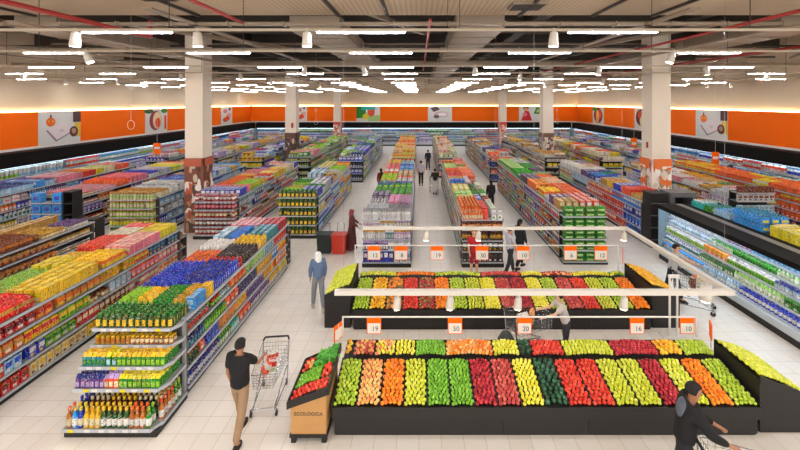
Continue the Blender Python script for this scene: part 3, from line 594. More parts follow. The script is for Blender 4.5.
# ================================================================== CHILLERS
def chiller(name, x0, x1, y0, y1, face, tiers, zt, label, pal, where, sc=1.2, front=.0, canopy=.75, rnd=.9, back=False, roofw=None, slope=0, kind='L', rows=1):
    """open multideck; face 'L' looks to -x, 'R' to +x, 'F' to -y"""
    if face == 'F':
        t = empty(name, ((x0+x1)/2, y0, 0), label, 'chiller'); L = x1-x0; D = y1-y0
        loc = lambda a, d: (a, d)
    else:
        t = empty(name, ((x0 if face == 'L' else x1), y0, 0), label, 'chiller'); L = y1-y0; D = x1-x0
    def bx(a0, a1, d0, d1, z0, z1, nm, m, par=None):     # a along, d depth inward
        if face == 'F': o = B(-L/2+a0, -L/2+a1, d0, d1, z0, z1)
        elif face == 'L': o = B(d0, d1, a0, a1, z0, z1)
        else: o = B(-d1, -d0, a0, a1, z0, z1)
        return o.build(nm, m, par or t)
    bx(0, L, .05, D, 0, .2, 'base', M['black']); bx(0, L, 0, .1, .2, .38, 'bumper', M['glassy'])
    bx(0, L, D-.06, D, .2, zt, 'back_panel', M['fridge_in'])
    bx(0, .05, .02, D, .2, zt, 'end_panel', M['fridge_in']); bx(L-.05, L, .02, D, .2, zt, 'end_panel', M['fridge_in'])
    dep = []
    for i, z in enumerate(tiers):
        d0 = .1+slope*i; dep.append(d0)
        s = bx(.05, L-.05, d0, D-.06, z-.025, z, 'shelf', M['rail']); bx(.05, L-.05, d0-.015, d0, z-.04, z+.012, 'price_rail', M['rail'], s)
        if i: bx(.1, L-.1, d0+.02, d0+.045, z-.04, z-.027, 'light_strip', M['cool'], s)
    bx(0, L, -.02, D, zt, zt+canopy, 'canopy', M['fblack'])
    bx(.1, L-.1, .12, .2, zt-.03, zt-.005, 'light_strip', M['cool'])
    TN = ['bottom shelf', 'second shelf up', 'third shelf up', 'fourth shelf up', 'fifth shelf up', 'top shelf']
    for i, z in enumerate(tiers):
        gap = (tiers[i+1] if i < len(tiers)-1 else zt)-z-.06
        p = pal[i % len(pal)] if isinstance(pal[0], list) else pal
        r_ = None if any('*' in b for b in p) else rnd
        wh = f"{TN[i]}, {where}"
        if face == 'L': fill((x0+dep[i]+.02, y1-.1), DN, (1, 0), z, L-.2, .5, p, wh, sc, r_, rows, gap, 1, gap*.86 if slope else gap*.9)
        elif face == 'R': fill((x1-dep[i]-.02, y0+.1), UP, (-1, 0), z, L-.2, .5, p, wh, sc, r_, rows, gap, 1, gap*.86 if slope else gap*.9)
        else: fill((x0+.1, y0+dep[i]+.02), (1, 0), UP, z, L-.2, .5, p, wh, sc, r_, rows, gap, 1, gap*.86 if slope else gap*.9)
        BODIES.append((x0, x1, y0, y1, z-.025, z) if True else None)
    if face == 'L': BODIES.append((x1-.06, x1, y0, y1, 0, zt)); 
    elif face == 'R': BODIES.append((x0, x0+.06, y0, y1, 0, zt))
    else: BODIES.append((x0, x1, y1-.06, y1, 0, zt))
    BODIES.append((x0, x1, y0, y1, zt, zt+canopy))
    return t
CHP = ['juice_carton:navy/white/silver','yogurt_tub:coral/white/red','milk_bottle:teal/white/blue','yogurt_tub:sky blue/navy/white','snack_bag:green/white/dark green','food_box:grey/navy/white','yogurt_tub:white/sky blue/silver','milk_bottle:white/blue/sky blue','yogurt_tub:pale blue/white/white','yogurt_tub:white/pink/silver','milk_bottle:white/green/green','juice_carton:white/lilac/purple','yogurt_tub:lime/white/white','food_box:silver/sky blue/white','yogurt_tub:cream/coral/white']
# near right island
RP = [['yogurt_tub:pale blue/white/sky blue*2','milk_bottle:pale blue/white/white*1.4','milk_bottle:blue/white/navy*1.8','yogurt_tub:navy/white/silver*1','milk_bottle:blue/white/blue*1','yogurt_tub:pale blue/white/navy*1'],
      ['milk_bottle:white/teal/blue*1.6','juice_carton:green/white/dark green*1.2','milk_bottle:pale green/white/lime*1.4','food_box:green/dark green/white*1.5','food_box:coral/white/red*1.6'],
      ['juice_carton:pale green/lime/white*1.6','food_box:orange/yellow/white*.8','juice_carton:lime/green/white*1.3','juice_carton:pale blue/white/navy*1.4','food_box:red/coral/white*1.8'],
      ['milk_bottle:white/pale blue/sky blue*2','juice_carton:white/pale green/green*.8','juice_carton:bright green/dark green/green*1.3','milk_bottle:pale green/white/silver*1.2','yogurt_tub:pale blue/white/silver*1.1','food_box:coral/white/crimson*1.3'],
      ['yogurt_tub:white/pale blue/silver*2.5','yogurt_tub:lilac/white/purple*.8','yogurt_tub:pale blue/sky blue/white*2.4','yogurt_tub:silver/white/sky blue*2']]
chiller('display_chiller', 8.85, 9.95, 6.2, 14.65, 'L', [.42,.74,1.04,1.34,1.6], 1.86, 'open front chiller with black top and lit shelves of dairy, along the right side', RP, 'right side chiller', sc=1.15, canopy=.14, rnd=.8, slope=.06, rows=2)
tp = MB(); tp.box(0,1.1,0,8.4,0,.05)
chb = empty('display_chiller', (9.97, 6.2, 0), 'rear black chiller back to back with the right side chiller, goods on its roof', 'chiller')
B(0, 1.1, 0, 8.45, 0, 1.8).build('body', M['fblack'], chb); B(0, 1.12, 0, 8.45, 1.8, 1.98).build('roof', M['ftop'], chb)
B(-.5, -.28, .1, 8.4, 2.002, 2.02).build('roof_strip', mat('grey_roof_strip', '#77716b', .5), chb); B(1.0, 1.12, 0, 8.45, 1.98, 2.06).build('fascia', M['fblack'], chb)
BODIES.append((9.97, 11.1, 6.2, 14.65, 0, 1.98))
w = 'on right side chiller roof'
fill((9.98, 9.7), (1, 0), UP, 1.985, .8, 1.7, ['food_box:lemon/cream/yellow'], w, 1.2)
fill((9.98, 11.5), (1, 0), UP, 1.985, .84, 1.1, ['drink_pack:sky blue/lemon/teal'], w, 1.0, stack=2)
fill((9.98, 12.7), (1, 0), UP, 1.985, .84, .8, ['drink_pack:pale blue/white/sky blue'], w, 1.0)
fill((9.98, 13.5), (1, 0), UP, 1.985, .8, .35, ['drink_pack:green/lemon/teal'], w, 1.0)
fill((9.98, 13.9), (1, 0), UP, 1.985, .8, .6, ['drink_pack:turquoise/pale blue/white'], w, 1.1)
fill((10.0, 8.2), (1, 0), UP, 1.985, .75, 1.4, ['food_box:pale blue/lemon/white'], w, 1.1)
# wall chillers
WT = [.45,.9,1.35,1.78]
chiller('wall_chiller', -22.35, -21.3, 12, 51.3, 'R', WT, 2.32, 'long wall chiller with black canopy along the left wall', CHP, 'left wall chiller', sc=1.8, canopy=.75, rnd=2.0)
chiller('wall_chiller', 19.9, 20.95, 12, 51.3, 'L', WT, 2.32, 'long wall chiller with black canopy along the right wall', CHP+['food_box:blue/white/sky blue','snack_bag:white/coral/pink'], 'right wall chiller', sc=1.8, canopy=.75, rnd=2.0)
chiller('wall_chiller', -21.2, 19.8, 51.4, 52.3, 'F', WT, 2.32, 'long wall chiller with black canopy across the far wall', CHP, 'far wall chiller', sc=2.2, canopy=.75, rnd=2.4)

# ================================================================== SETTING
WXL, WXR, WY, ZC = -22.4, 21.0, 52.4, 9.7
struct(B(WXL, WXR, -4, WY, -.1, 0).build('floor', M['floor']))
struct(B(WXL-.2, WXL, -4, WY, 0, ZC).build('wall_left', M['wall']))
struct(B(WXR, WXR+.2, -4, WY, 0, ZC).build('wall_right', M['wall']))
struct(B(WXL-.2, WXR+.2, WY, WY+.2, 0, ZC).build('wall_back', M['wall']))
struct(B(WXL-.2, WXR+.2, -4, WY+.2, ZC, ZC+.2).build('ceiling', M['deck']))
# orange bands: thin panels standing off the wall, lit from behind by the cove strip
Z0, Z1 = 3.2, 5.2
tag(B(WXL, WXL+.12, 8, WY-.14, Z0, Z1).build('wall_panel', M['orange']), 'orange band panel running along the left wall', 'wall panel')
tag(B(WXR-.12, WXR, 8, WY-.14, Z0, Z1).build('wall_panel', M['orange']), 'orange band panel running along the right wall', 'wall panel')
tag(B(WXL+.14, WXR-.14, WY-.12, WY, Z0, Z1).build('wall_panel', M['orange']), 'orange band panel across the far wall', 'wall panel')
tag(B(WXL+.01, WXL+.1, 8, WY-.2, Z1+.005, Z1+.03).build('cove_light', M['cove']), 'warm glowing light strip above the orange band on the left wall', 'light strip')
tag(B(WXR-.1, WXR-.01, 8, WY-.2, Z1+.005, Z1+.03).build('cove_light', M['cove']), 'warm glowing light strip above the orange band on the right wall', 'light strip')
tag(B(WXL+.3, WXR-.3, WY-.1, WY-.01, Z1+.005, Z1+.03).build('cove_light', M['cove']), 'warm glowing light strip above the orange band on the far wall', 'light strip')
for i, (a, b) in enumerate(((WXL, WXL+.2), (WXR-.2, WXR))): struct(B(a, b, 8, WY-.22, Z0-.14, Z0-.005).build('trim_%d' % (i+1), M['whitep']))
struct(B(WXL+.22, WXR-.22, WY-.2, WY, Z0-.14, Z0-.005).build('trim_3', M['whitep']))

# posters on the orange band
pw = mat('poster_print', None, .5)
def poster(side, a0, a1, label, items):
    """items: (shape, u, v, su, sv, colour) in poster units 0..1"""
    H = Z1-Z0-.02; W = abs(a1-a0)
    if side == 'B': t = empty('wall_poster', (a0, WY-.135, Z0+.01), label, 'poster'); P = lambda u, v, d: (u*W, -d, v*H)
    elif side == 'L': t = empty('wall_poster', (WXL+.135, a0, Z0+.01), label, 'poster'); P = lambda u, v, d: (d, u*W, v*H)
    else: t = empty('wall_poster', (WXR-.135, a1, Z0+.01), label, 'poster'); P = lambda u, v, d: (-d, -u*W, v*H)
    m = MB(); m.hexa([P(0,0,0),P(1,0,0),P(1,0,.02),P(0,0,.02),P(0,1,0),P(1,1,0),P(1,1,.02),P(0,1,.02)], C['white']); m.build('panel', M['flatprint'], t)
    q = MB()
    for k, (sh, u, v, su, sv, c) in enumerate(items):
        c = C[c] if c in C else hx(c); d = .024+.002*k
        if sh == 'o': q.add([P(u+su*math.cos(2*PI*i/16), v+sv*math.sin(2*PI*i/16), d) for i in range(16)], [tuple(range(16))], c)
        elif sh == 'd': q.add([P(u-su, v+sv*.2, d), P(u-su*.3, v-sv, d), P(u+su, v-sv*.1, d), P(u+su*.2, v+sv, d)], [(0,1,2,3)], c)
        elif sh == 't': q.add([P(u-su, v-sv, d), P(u+su, v-sv, d), P(u+su*.4, v+sv, d), P(u-su*.4, v+sv, d)], [(0,1,2,3)], c)
        else: q.add([P(u-su, v-sv, d), P(u+su, v-sv, d), P(u+su, v+sv, d), P(u-su, v+sv, d)], [(0,1,2,3)], c)
    q.build('print', M['flatprint'], t)
    return t
IT1 = [('o',.27,.68,.11,.14,'orange'),('b',.27,.85,.02,.05,'brown'),('o',.22,.7,.02,.03,'yellow'),('o',.32,.7,.02,.03,'yellow'),('d',.48,.36,.32,.30,'#8d7a86'),('d',.5,.40,.31,.28,'#e2d6d8'),('o',.52,.4,.05,.05,'#cbbcbf'),('b',.9,.82,.1,.18,'#4a2a2c'),('b',.92,.4,.08,.22,'#e0b530'),('o',.82,.34,.11,.17,'#5c2433'),('o',.82,.36,.06,.09,'#b08a6a')]
IT2 = [('o',.15,.9,.2,.1,'dark green'),('o',.85,.9,.15,.1,'green'),('o',.45,.5,.28,.42,'#8e2b3d'),('o',.52,.5,.2,.36,'#e8c79a'),('o',.55,.4,.12,.22,'coral'),('b',.9,.4,.05,.3,'coral')]
IT3 = [('o',.35,.75,.2,.12,'#c9798a'),('o',.7,.5,.22,.14,'#d9a2a2'),('o',.3,.25,.15,.12,'#7a4a52'),('o',.75,.85,.1,.08,'navy'),('d',.5,.3,.3,.2,'coral')]
def yL(px): return (WXL+.13)*F/(px-PX)
def yR(px): return (WXR-.13)*F/(px-PX)
def xB(px): return (px-PX)*(WY-.13)/F
poster('L', yL(38), yL(80), 'white poster with orange pumpkin and pale tray, nearest on the left wall', IT1)
poster('L', yL(145), yL(167), 'poster of a halved red fruit on the left wall', IT2)
poster('L', yL(221), yL(232), 'narrow pink food poster nearest the left corner', IT3)
poster('R', yR(728), yR(696), 'white poster with orange pumpkin and pale tray on the right wall', IT1)
poster('R', yR(604), yR(593), 'narrow red food poster nearest the right corner', [('o',.5,.5,.4,.45,'maroon'),('o',.45,.4,.15,.4,'peach'),('o',.7,.6,.12,.3,'coral'),('b',.2,.85,.2,.1,'green')])
poster('R', yR(648), yR(635), 'red and cream food poster beside the right column', [('o',.5,.55,.42,.4,'maroon'),('o',.6,.4,.2,.3,'cream'),('o',.4,.7,.15,.2,'coral')])
poster('B', xB(296), xB(307), 'white poster with red flecks on the far wall, behind the left columns', IT3)
poster('B', xB(356.5), xB(380), 'green salad poster on the far wall', [('b',.2,.6,.2,.4,'green'),('b',.75,.2,.25,.2,'pale green'),('o',.62,.6,.16,.3,'coral'),('b',.5,.85,.3,.1,'turquoise'),('o',.4,.3,.14,.2,'lemon')])
poster('B', xB(428), xB(452), 'grey and pink plate poster at the middle of the far wall', [('d',.3,.8,.2,.2,'#5a4246'),('o',.55,.45,.3,.2,'#c7a9ae'),('o',.6,.45,.2,.12,'#f0e6e6'),('o',.35,.3,.12,.12,'#6e545b')])
poster('B', xB(519), xB(542), 'white poster with a person in red and a green badge', [('o',.3,.85,.12,.12,'black'),('o',.3,.78,.09,.14,'peach'),('t',.33,.35,.24,.32,'red'),('o',.25,.45,.1,.14,'pink'),('t',.82,.7,.18,.22,'green'),('t',.82,.7,.08,.12,'pale green')])

# columns with printed wraps
def column(cx, cy, w, name, cols, side):
    t = B(cx-w/2, cx+w/2, cy, cy+w, 0, ZC).build(name, M['column']); t['kind'] = 'structure'
    p = MB(); e = .02
    p.box(cx-w/2-e, cx+w/2+e, cy-e, cy+w+e, 0.02, 3.3, hx(cols[1]))
    for k in range(70):     # photographic blotches of food on the wrap
        c = random.choice(cols); u, v = R()*.8+.1, .2+R()*2.8; su, sv = .06+R()*.14, .06+R()*.2
        for f in (0, 1):
            d = e+.004+.001*k
            if f == 0: pts = [(cx-w/2+w*max(.02,min(.98,u+su*math.cos(2*PI*i/10))), cy-d, max(.03,min(3.28,v+sv*math.sin(2*PI*i/10)))) for i in range(10)]
            else:
                sx = cx+side*(w/2+d); pts = [(sx, cy+w*max(.02,min(.98,u+su*math.cos(2*PI*i/10))), max(.03,min(3.28,v+sv*math.sin(2*PI*i/10)))) for i in range(10)]
            p.add(pts, [tuple(range(10))], hx(c))
    d = e+.08
    p.add([(cx-w/2,cy-d,2.95),(cx+w/2,cy-d,2.95),(cx+w/2,cy-d,3.28),(cx-w/2,cy-d,3.28)], [(0,1,2,3)], hx(cols[0]))
    sx = cx+side*(w/2+d); p.add([(sx,cy,2.95),(sx,cy+w,2.95),(sx,cy+w,3.28),(sx,cy,3.28)], [(0,1,2,3)], hx(cols[0]))
    BODIES.append((cx-w/2, cx+w/2, cy, cy+w, 0, ZC))
    return p.build('column_wrap', M['flatprint'])
BR = ['#b5573a','#7c4a38','#e8ded2','#a88468','#c9b8a4','#5a4238']
tag(column(-9.92, 17.4, .78, 'column_left_front', BR, 1), 'brown and cream printed food wrap around the near left column', 'poster')
tag(column(10.68, 17.4, .82, 'column_right_front', ['#e0702a','#eee6da','#d8c9b6','#c96a34','#a8927c','#f2ece4'], -1), 'orange and white printed food wrap around the near right column', 'poster')
tag(column(-10.25, 31.5, .85, 'column_left_middle', ['#6b4436','#4c3a34','#c9b5a4','#8a5a48'], 1), 'dark brown printed wrap around the second left column', 'poster')
tag(column(10.3, 31.5, .85, 'column_right_middle', ['#7c5648','#c4b4a6','#ddd2c6','#5a4440'], -1), 'brown and white printed wrap around the second right column', 'poster')
tag(column(-10.1, 48.6, .85, 'column_left_back', ['#c94a34','#e8c8b8','#b86a54'], 1), 'red printed wrap around the farthest left column', 'poster')
tag(column(10.35, 48.6, .85, 'column_right_back', ['#c93a2a','#e0bcae','#a8948a'], -1), 'red printed wrap around the farthest right column', 'poster')
al = tag(B(-.06,.06,-.03,0,-.13,.13).build('fire_call_box', M['red_pipe']), 'small red fire call box on the near right column', 'call box'); al.location = (10.27-.005, 17.75, 3.85); al.rotation_euler = (0,0,-PI/2); 
al2 = tag(B(-.08,.08,-.03,0,-.2,.2).build('fire_call_box', M['red_pipe']), 'small red fire call box on the second left column', 'call box'); al2.location = (-10.1, 31.49, 3.9)

# ceiling: soffit, beams, ducts, pipes
so = struct(B(WXL, WXR, -4, 11.9, 8.4, 8.75).build('ceiling_soffit', M['soffit']))
for i, Y in enumerate((16.5, 23, 30, 37, 44)): struct(B(WXL, WXR, Y, Y+.6, 8.75, ZC).build('ceiling_beam', M['dark_steel']))
for i, X in enumerate((-16, -10, -4.3, 4.6, 10.5, 16)): struct(B(X-.25, X+.25, 11.9, WY, 8.9, ZC).build('ceiling_beam', M['dark_steel']))
def duct(x0, x1, y0, y1, z0, z1, label, axis='y'):
    m = MB(); m.box(x0, x1, y0, y1, z0, z1)
    t = m.build('air_duct', M['duct']); tag(t, label, 'duct')
    f = MB(); n = int((y1-y0 if axis == 'y' else x1-x0)/1.5)
    for i in range(1, n):
        if axis == 'y': yy = y0+(y1-y0)*i/n; f.box(x0-.03, x1+.03, yy, yy+.04, z0-.03, z1+.03)
        else: xx = x0+(x1-x0)*i/n; f.box(xx, xx+.04, y0-.03, y1+.03, z0-.03, z1+.03)
    f.build('flange', M['duct'], t)  # raised flange rings standing proud around the duct
duct(1.15, 2.6, 12, 50, 8.0, 8.5, 'wide pale air duct running above the centre right aisle')
duct(-4.0, -2.45, 12.2, 50, 8.0, 8.45, 'wide pale air duct running above the centre left aisle')
duct(-12.5, -11.2, 12.2, 50, 8.0, 8.5, 'pale air duct above the left runs')
duct(11.2, 12.8, 12.2, 50, 8.05, 8.5, 'pale air duct above the right runs')
duct(-22, 20.6, 10.8, 11.0, 7.9, 7.97, 'slim pale duct crossing the near hall under the soffit', 'x')
duct(-22, 20.6, 15.3, 15.5, 7.8, 7.87, 'slim pale duct crossing behind the second lamp row', 'x')
duct(-22, 20.6, 21.3, 21.6, 7.7, 7.9, 'slim pale duct crossing above the middle of the hall', 'x')
duct(-22, 20.6, 33.3, 33.6, 7.7, 7.9, 'slim pale duct crossing the far hall', 'x')
def pipe(pts, r, label, m='red_pipe'):
    o = MB().path(pts, r, 8).build('ceiling_pipe', M[m]); tag(o, label, 'pipe')
pipe([(-8.3, 5, 7.8), (-8.3, 12.2, 7.8), (-8.3, 12.2, 8.3)], .06, 'red sprinkler pipe above the left aisle')
pipe([(-4.6, 5.5, 7.85), (-4.6, 10.3, 7.85)], .045, 'short red sprinkler pipe above the stepped display')
pipe([(.28, 9.9, 7.85), (.28, 26, 7.85)], .035, 'thin red sprinkler pipe above the middle aisle')
pipe([(8.4, 8, 7.8), (8.4, 30, 7.8)], .045, 'red sprinkler pipe above the right aisle')
pipe([(13.5, 9, 7.75), (13.5, 30, 7.75)], .05, 'red sprinkler pipe above the far right runs')
for i, (X, Z) in enumerate(((-14.5,7.7),(-9.3,7.6),(-6.2,7.9),(6.3,7.9),(9.6,7.7),(14.6,7.8),(-18,7.8))):
    t = B(X-.12, X+.12, 9, 50, Z, Z+.05).build('cable_tray', M['duct']); tag(t, ['pale cable tray running lengthwise above the %s' % s for s in ('brown-packet run','left red-and-yellow run','blue-bottle run','green pack bay','black open cabinet','household run','left wall aisle')][i], 'cable tray')
for k, X in enumerate((-11.5,-6.6,-2.4,-.95,3.0,5.2,7.0,12.0)):
    t = B(X-.04, X+.04, 0, 11.85, 8.33, 8.4).build('soffit_rail', M['dark_steel']); tag(t, 'narrow dark rail under the near pale soffit', 'rail', 'dark rails under the near pale soffit')
for i, (Y, Z, r_, xa, xb) in enumerate(((12.6,8.25,.05,-20,3),(13.6,8.5,.08,-6,19),(17.8,8.3,.05,-21,20),(19.4,8.6,.09,-18,12),(22.2,8.3,.05,-10,20),(26.5,8.5,.1,-21,20),(31.5,8.3,.06,-21,20),(36,8.4,.1,-21,20),(41,8.4,.08,-21,20))):
    o = MB().tube((xa,Y,Z),(xb,Y,Z),r_,8).build('ceiling_pipe', M['duct'] if i % 2 else M['dark_steel']); tag(o, 'pipe crossing the hall under the ceiling deck, ' + ['first','second','third','fourth','fifth','sixth','seventh','eighth','ninth'][i] + ' from the near soffit', 'pipe')
for i, (xa, ya, xb, yb, z, w__) in enumerate(((-20,12.3,-13,20,7.95,.35),(-9,12.3,-5.5,19,8.15,.3),(14,12.3,19,20,7.95,.4),(9.5,12.3,7.4,18,8.2,.25),(-1.6,12.2,.2,16,8.5,.2))):
    d_ = Vector((xb-xa, yb-ya, 0)).normalized(); n_ = Vector((-d_.y, d_.x, 0))*w__/2; a_, b_ = Vector((xa,ya,z)), Vector((xb,yb,z)); up_ = Vector((0,0,.12))
    o = MB().hexa([a_-n_, b_-n_, b_+n_, a_+n_, a_-n_+up_, b_-n_+up_, b_+n_+up_, a_+n_+up_]).build('cable_tray', M['duct']); tag(o, 'slanting flat duct under the ceiling deck, ' + ['over the far left runs','above the left column','over the far right runs','above the right column','over the middle aisle'][i], 'duct')
# square vents in the soffit
for X, Y, lb in ((-6.5, 9.6, 'dark square ceiling vent above the left aisle'), (2.9, 10.6, 'pale ceiling cassette vent right of the centre')):
    t = empty('ceiling_vent', (X, Y, 8.38), lb, 'vent'); B(-.45,.45,-.35,.35,-.05,.015).build('frame', M['duct'], t)
    g = MB(); [g.box(-.4,.4,-.3+i*.1,-.26+i*.1,-.065,-.052) for i in range(7)]; g.build('grille', M['dark_steel'], t)

# light tracks, lamps, spotlights
ROWS = [(-2.2,7.0),(2.6,7.0),(6.8,7.0),(9.67,7.0),(13.7,7.0),(16.9,7.0),(21,7.0),(25,7.0),(29,7.0),(33,7.0),(37,7.0),(41,7.0),(45,7.0),(49,7.0)]
names = ['behind the camera side, first','overhead, second','nearest','second nearest','third nearest','fourth','fifth','sixth','seventh','eighth','ninth','tenth','eleventh','farthest']
lampM = B(-.75,.75,-.034,.034,-.022,-.008).mesh('diffuser', M['lamp']); houM = B(-.77,.77,-.036,.036,-.008,.011).mesh('housing', M['whitep'])
OFF = {6.8:[-9.1,-5.02,-1.0,3.33,7.5,11.6], 9.67:[-12.9,-8.9,-4.9,-.93,2.95,7.1,11]}
for (Y, Z), nm in zip(ROWS, names):
    t = B(WXL+.3, WXR-.3, Y-.03, Y+.03, Z+.012, Z+.052).build('light_track', M['trackp']); tag(t, f'pale light track across the ceiling, {nm} row', 'light track')
    w_ = MB(); 
    for X in range(-20, 21, 5): w_.tube((X+.7, Y, Z+.05), (X+.7, Y, 8.4 if Y < 11.8 else 9.7), .008, 4)
    w_.build('suspension_wire', M['dark_steel'], t)
    xs = OFF.get(Y) or [-.95+3.95*k+(R()-.5)*.3 for k in range(-5, 6)]
    for X in xs:
        if any(abs(X-cx_) < 1.35 and abs(Y-cy_) < 1.8 for cx_ in (-9.9, -10.25, 10.4, 10.68) for cy_ in (17.6, 31.8, 48.9)): continue
        if not (WXL+1.2 < X < WXR-1.2) or Y < 0 and abs(X) > 12: continue
        l = empty('linear_lamp', (X, Y, Z), f'white linear lamp hanging in the {nm} ceiling row', 'ceiling lamp', f'linear lamps in the {nm} ceiling row')
        for nm2, me in (('diffuser', lampM), ('housing', houM)):
            c = bpy.data.objects.new(nm2, me); COL.objects.link(c); c.parent = l
def make_spot(x, y, z, tx, ty, label, s=1.0, group=None):
    t = empty('spotlight', (x, y, z), label, 'spotlight', group); t.rotation_euler = (tx, ty, 0); t.scale = (s, s, s)
    for nm2, me in SPOTP: c = bpy.data.objects.new(nm2, me); COL.objects.link(c); c.parent = t
    return t
SPOTP = [('bracket', MB().tube((0,0,0),(0,0,-.07),.03,6).mesh('bracket', M['framep'])),
         ('lamp_head', MB().lathe([(.06,-.30),(.085,-.29),(.062,-.07),(.045,-.06)], 14).mesh('lamp_head', M['framep'])),
         ('lens', MB().lathe([(.001,-.302),(.07,-.302)], 14, cap=False).mesh('lens', M['spot']))]
def at(px, py, Y): return ((px-PX)*Y/F, Y, CH-(py-PY)*Y/F)
for px, py, ty, lb in ((76,34,.05,'white spotlight at left end of the nearest light track'),(197,34,-.05,'white spotlight above the near left column'),(307,34,0,'white spotlight left of the middle on the nearest light track'),(554,34,.03,'white spotlight right of the middle on the nearest light track')):
    X, Y, Z = at(px, py, 6.8); make_spot(X, 6.8, 7.06, 0, ty, lb, 1.05)
for px, ty, lb in ((85,-.4,'tilted white spotlight at left on the second light track'),(674,.35,'tilted white spotlight at right on the second light track')):
    X = (px-PX)*9.67/F; make_spot(X, 9.67, 7.06, 0, ty, lb, 1.1)
for i, (px, Y) in enumerate(((24,16.9),(66,21),(118,21),(143,25),(181,16.9),(193,21),(240,16.9),(272,21),(363,13.7),(475,13.7),(521,16.9),(600,13.7),(602,21),(655,25),(688,21),(706,25),(730,25),(767,16.9),(705,13.7),(305,13.7),(320,25),(545,25))):
    X = (px-PX)*Y/F
    if WXL+.5 < X < WXR-.5: make_spot(X, Y, 7.06, 0, (R()-.5)*.5, 'small white spotlight hanging from the farther light tracks', 1.15, 'small spotlights on the farther light tracks')

# suspended rectangular frame over the fruit
fr = empty('suspended_frame', (1.75, 6.01, 2.9), 'white rectangular light frame hanging over the fruit stands', 'light frame')
B(-3.03, 3.03, -.04, .04, -.035, .035).build('front_bar', M['framep'], fr); B(-3.03, 3.03, 3.0, 3.07, -.03, .03).build('back_bar', M['framep'], fr)
B(2.95, 3.03, 0, 3.05, -.035, .03).build('side_bar', M['framep'], fr)
wr = MB(); [wr.tube((x, y, .03), (x, y, 5.5), .0012, 4) for x in (-2.9, 0, 2.9) for y in (0, 3.04)]; wr.build('suspension_wire', M['chrome'], fr)
for px, lb in ((398,'first from its left end'),(451,'left of its middle'),(519,'right of its middle'),(625,'nearest its right end')): make_spot((px-PX)*6.01/F, 6.01, 2.87, 0, .1, f'white spotlight under the front bar of the hanging frame, {lb}', .75)
for px, lb in ((427,'left'),(479,'middle'),(624,'right')): make_spot((px-PX)*9.05/F, 9.03, 2.87, 0, .1, f'white spotlight under the rear bar of the hanging frame, {lb}', .8)
make_spot(4.74, 6.5, 2.87, .1, 0, 'white spotlight under the side bar of the hanging frame', 1.2)

# hanging ring cords
for px, y0, y1, Y, lb in ((131,84,130,14,'left wall'),(316,95,125,25,'second left column'),(557,96,124,25,'second right column')):
    X = (px-PX)*Y/F; za, zb = CH-(y0-PY)*Y/F, CH-(y1-PY)*Y/F
    m = MB(); m.tube((X,Y,za+.2),(X,Y,zb+.35),.005,5); zc = zb+.18
    for zz, r in ((zc, .16), ((za+zb)/2, .08), (za-.1, .1)):
        pts = [(X+r*math.sin(2*PI*i/12)*.8, Y, zz+r*math.cos(2*PI*i/12)) for i in range(13)]; m.path(pts, .006, 5)
    m.tube((X,Y,za+.2),(X,Y,9.7),.004,4)
    tag(m.build('ring_ornament', M['whitep']), f'white cord with hanging rings in front of the {lb}', 'ornament')
# hanging orange signs
def hsign(px, py0, py1, w, Y, label):
    X, _, Z1_ = at(px, py0, Y); Z0_ = CH-(py1-PY)*Y/F
    t = empty('hanging_sign', (X, Y, Z1_), label, 'sign'); B(-w/2, w/2, 0, .02, Z0_-Z1_, 0).build('panel', M['orange'], t)
    B(-w*.35, w*.35, -.003, -.001, (Z0_-Z1_)*.55, (Z0_-Z1_)*.35).build('print', M['whitep'], t)
    MB().tube((0,.01,0),(0,.01,7.0-Z1_),.006,4).build('cord', M['whitep'], t)
hsign(715.5, 152, 165, .45, 24.5, 'orange sign hanging before the right wall chiller'); hsign(157, 143, 154, .5, 27, 'orange sign hanging before the left wall chiller'); hsign(657, 0, 0, 0, 1, 'x') if False else None
hsign(634, 138, 150, .5, 33, 'small orange sign hanging near the right column')

# ================================================================== PRODUCE STANDS
FK = {}
def fruits(kind, corners, layers, label, jit=.006, dens=1.0, mixed=None):
    """corners: (x0,y0,z0) (x1,y0,z0') front edge, (x1,y1,..) (x0,y1,..) back edge; hex packing on the plane"""
    A, Bc, Cc, D = [Vector(c) for c in corners]; layers = 1
    r = FR[kind][1]; s = 2*r*.96/dens
    nu = max(1, int((Bc-A).length/s)); nv = max(1, int((D-A).length/(s*.9)))
    for lay in range(layers):
        for j in range(nv):
            ph = (.2 if j % 2 else -.2)+(R()-.5)*.35
            for i in range(nu):
                u = min(1-.4/nu, max(.4/nu, (i+.5+ph)/nu)); v = (j+.5+(.35 if lay % 2 else 0))/(nv+.4)
                p = A*(1-u)*(1-v)+Bc*u*(1-v)+Cc*u*v+D*(1-u)*v
                kk = kind if not mixed or R() < .6 else mixed
                hump = .035*math.sin(PI*min(1, max(0, u)))
                put(kk, ('F', kk, random.randrange(3)), p.x+(R()-.5)*2*jit, p.y+(R()-.5)*2*jit, p.z+.035+hump+(R()-.5)*.008, R()*6.28, (2*r, 2*r, 2*r*FR[kk][2]), label.replace(kind.replace('_', ' '), kk.replace('_', ' '), 1), lay < layers-1)
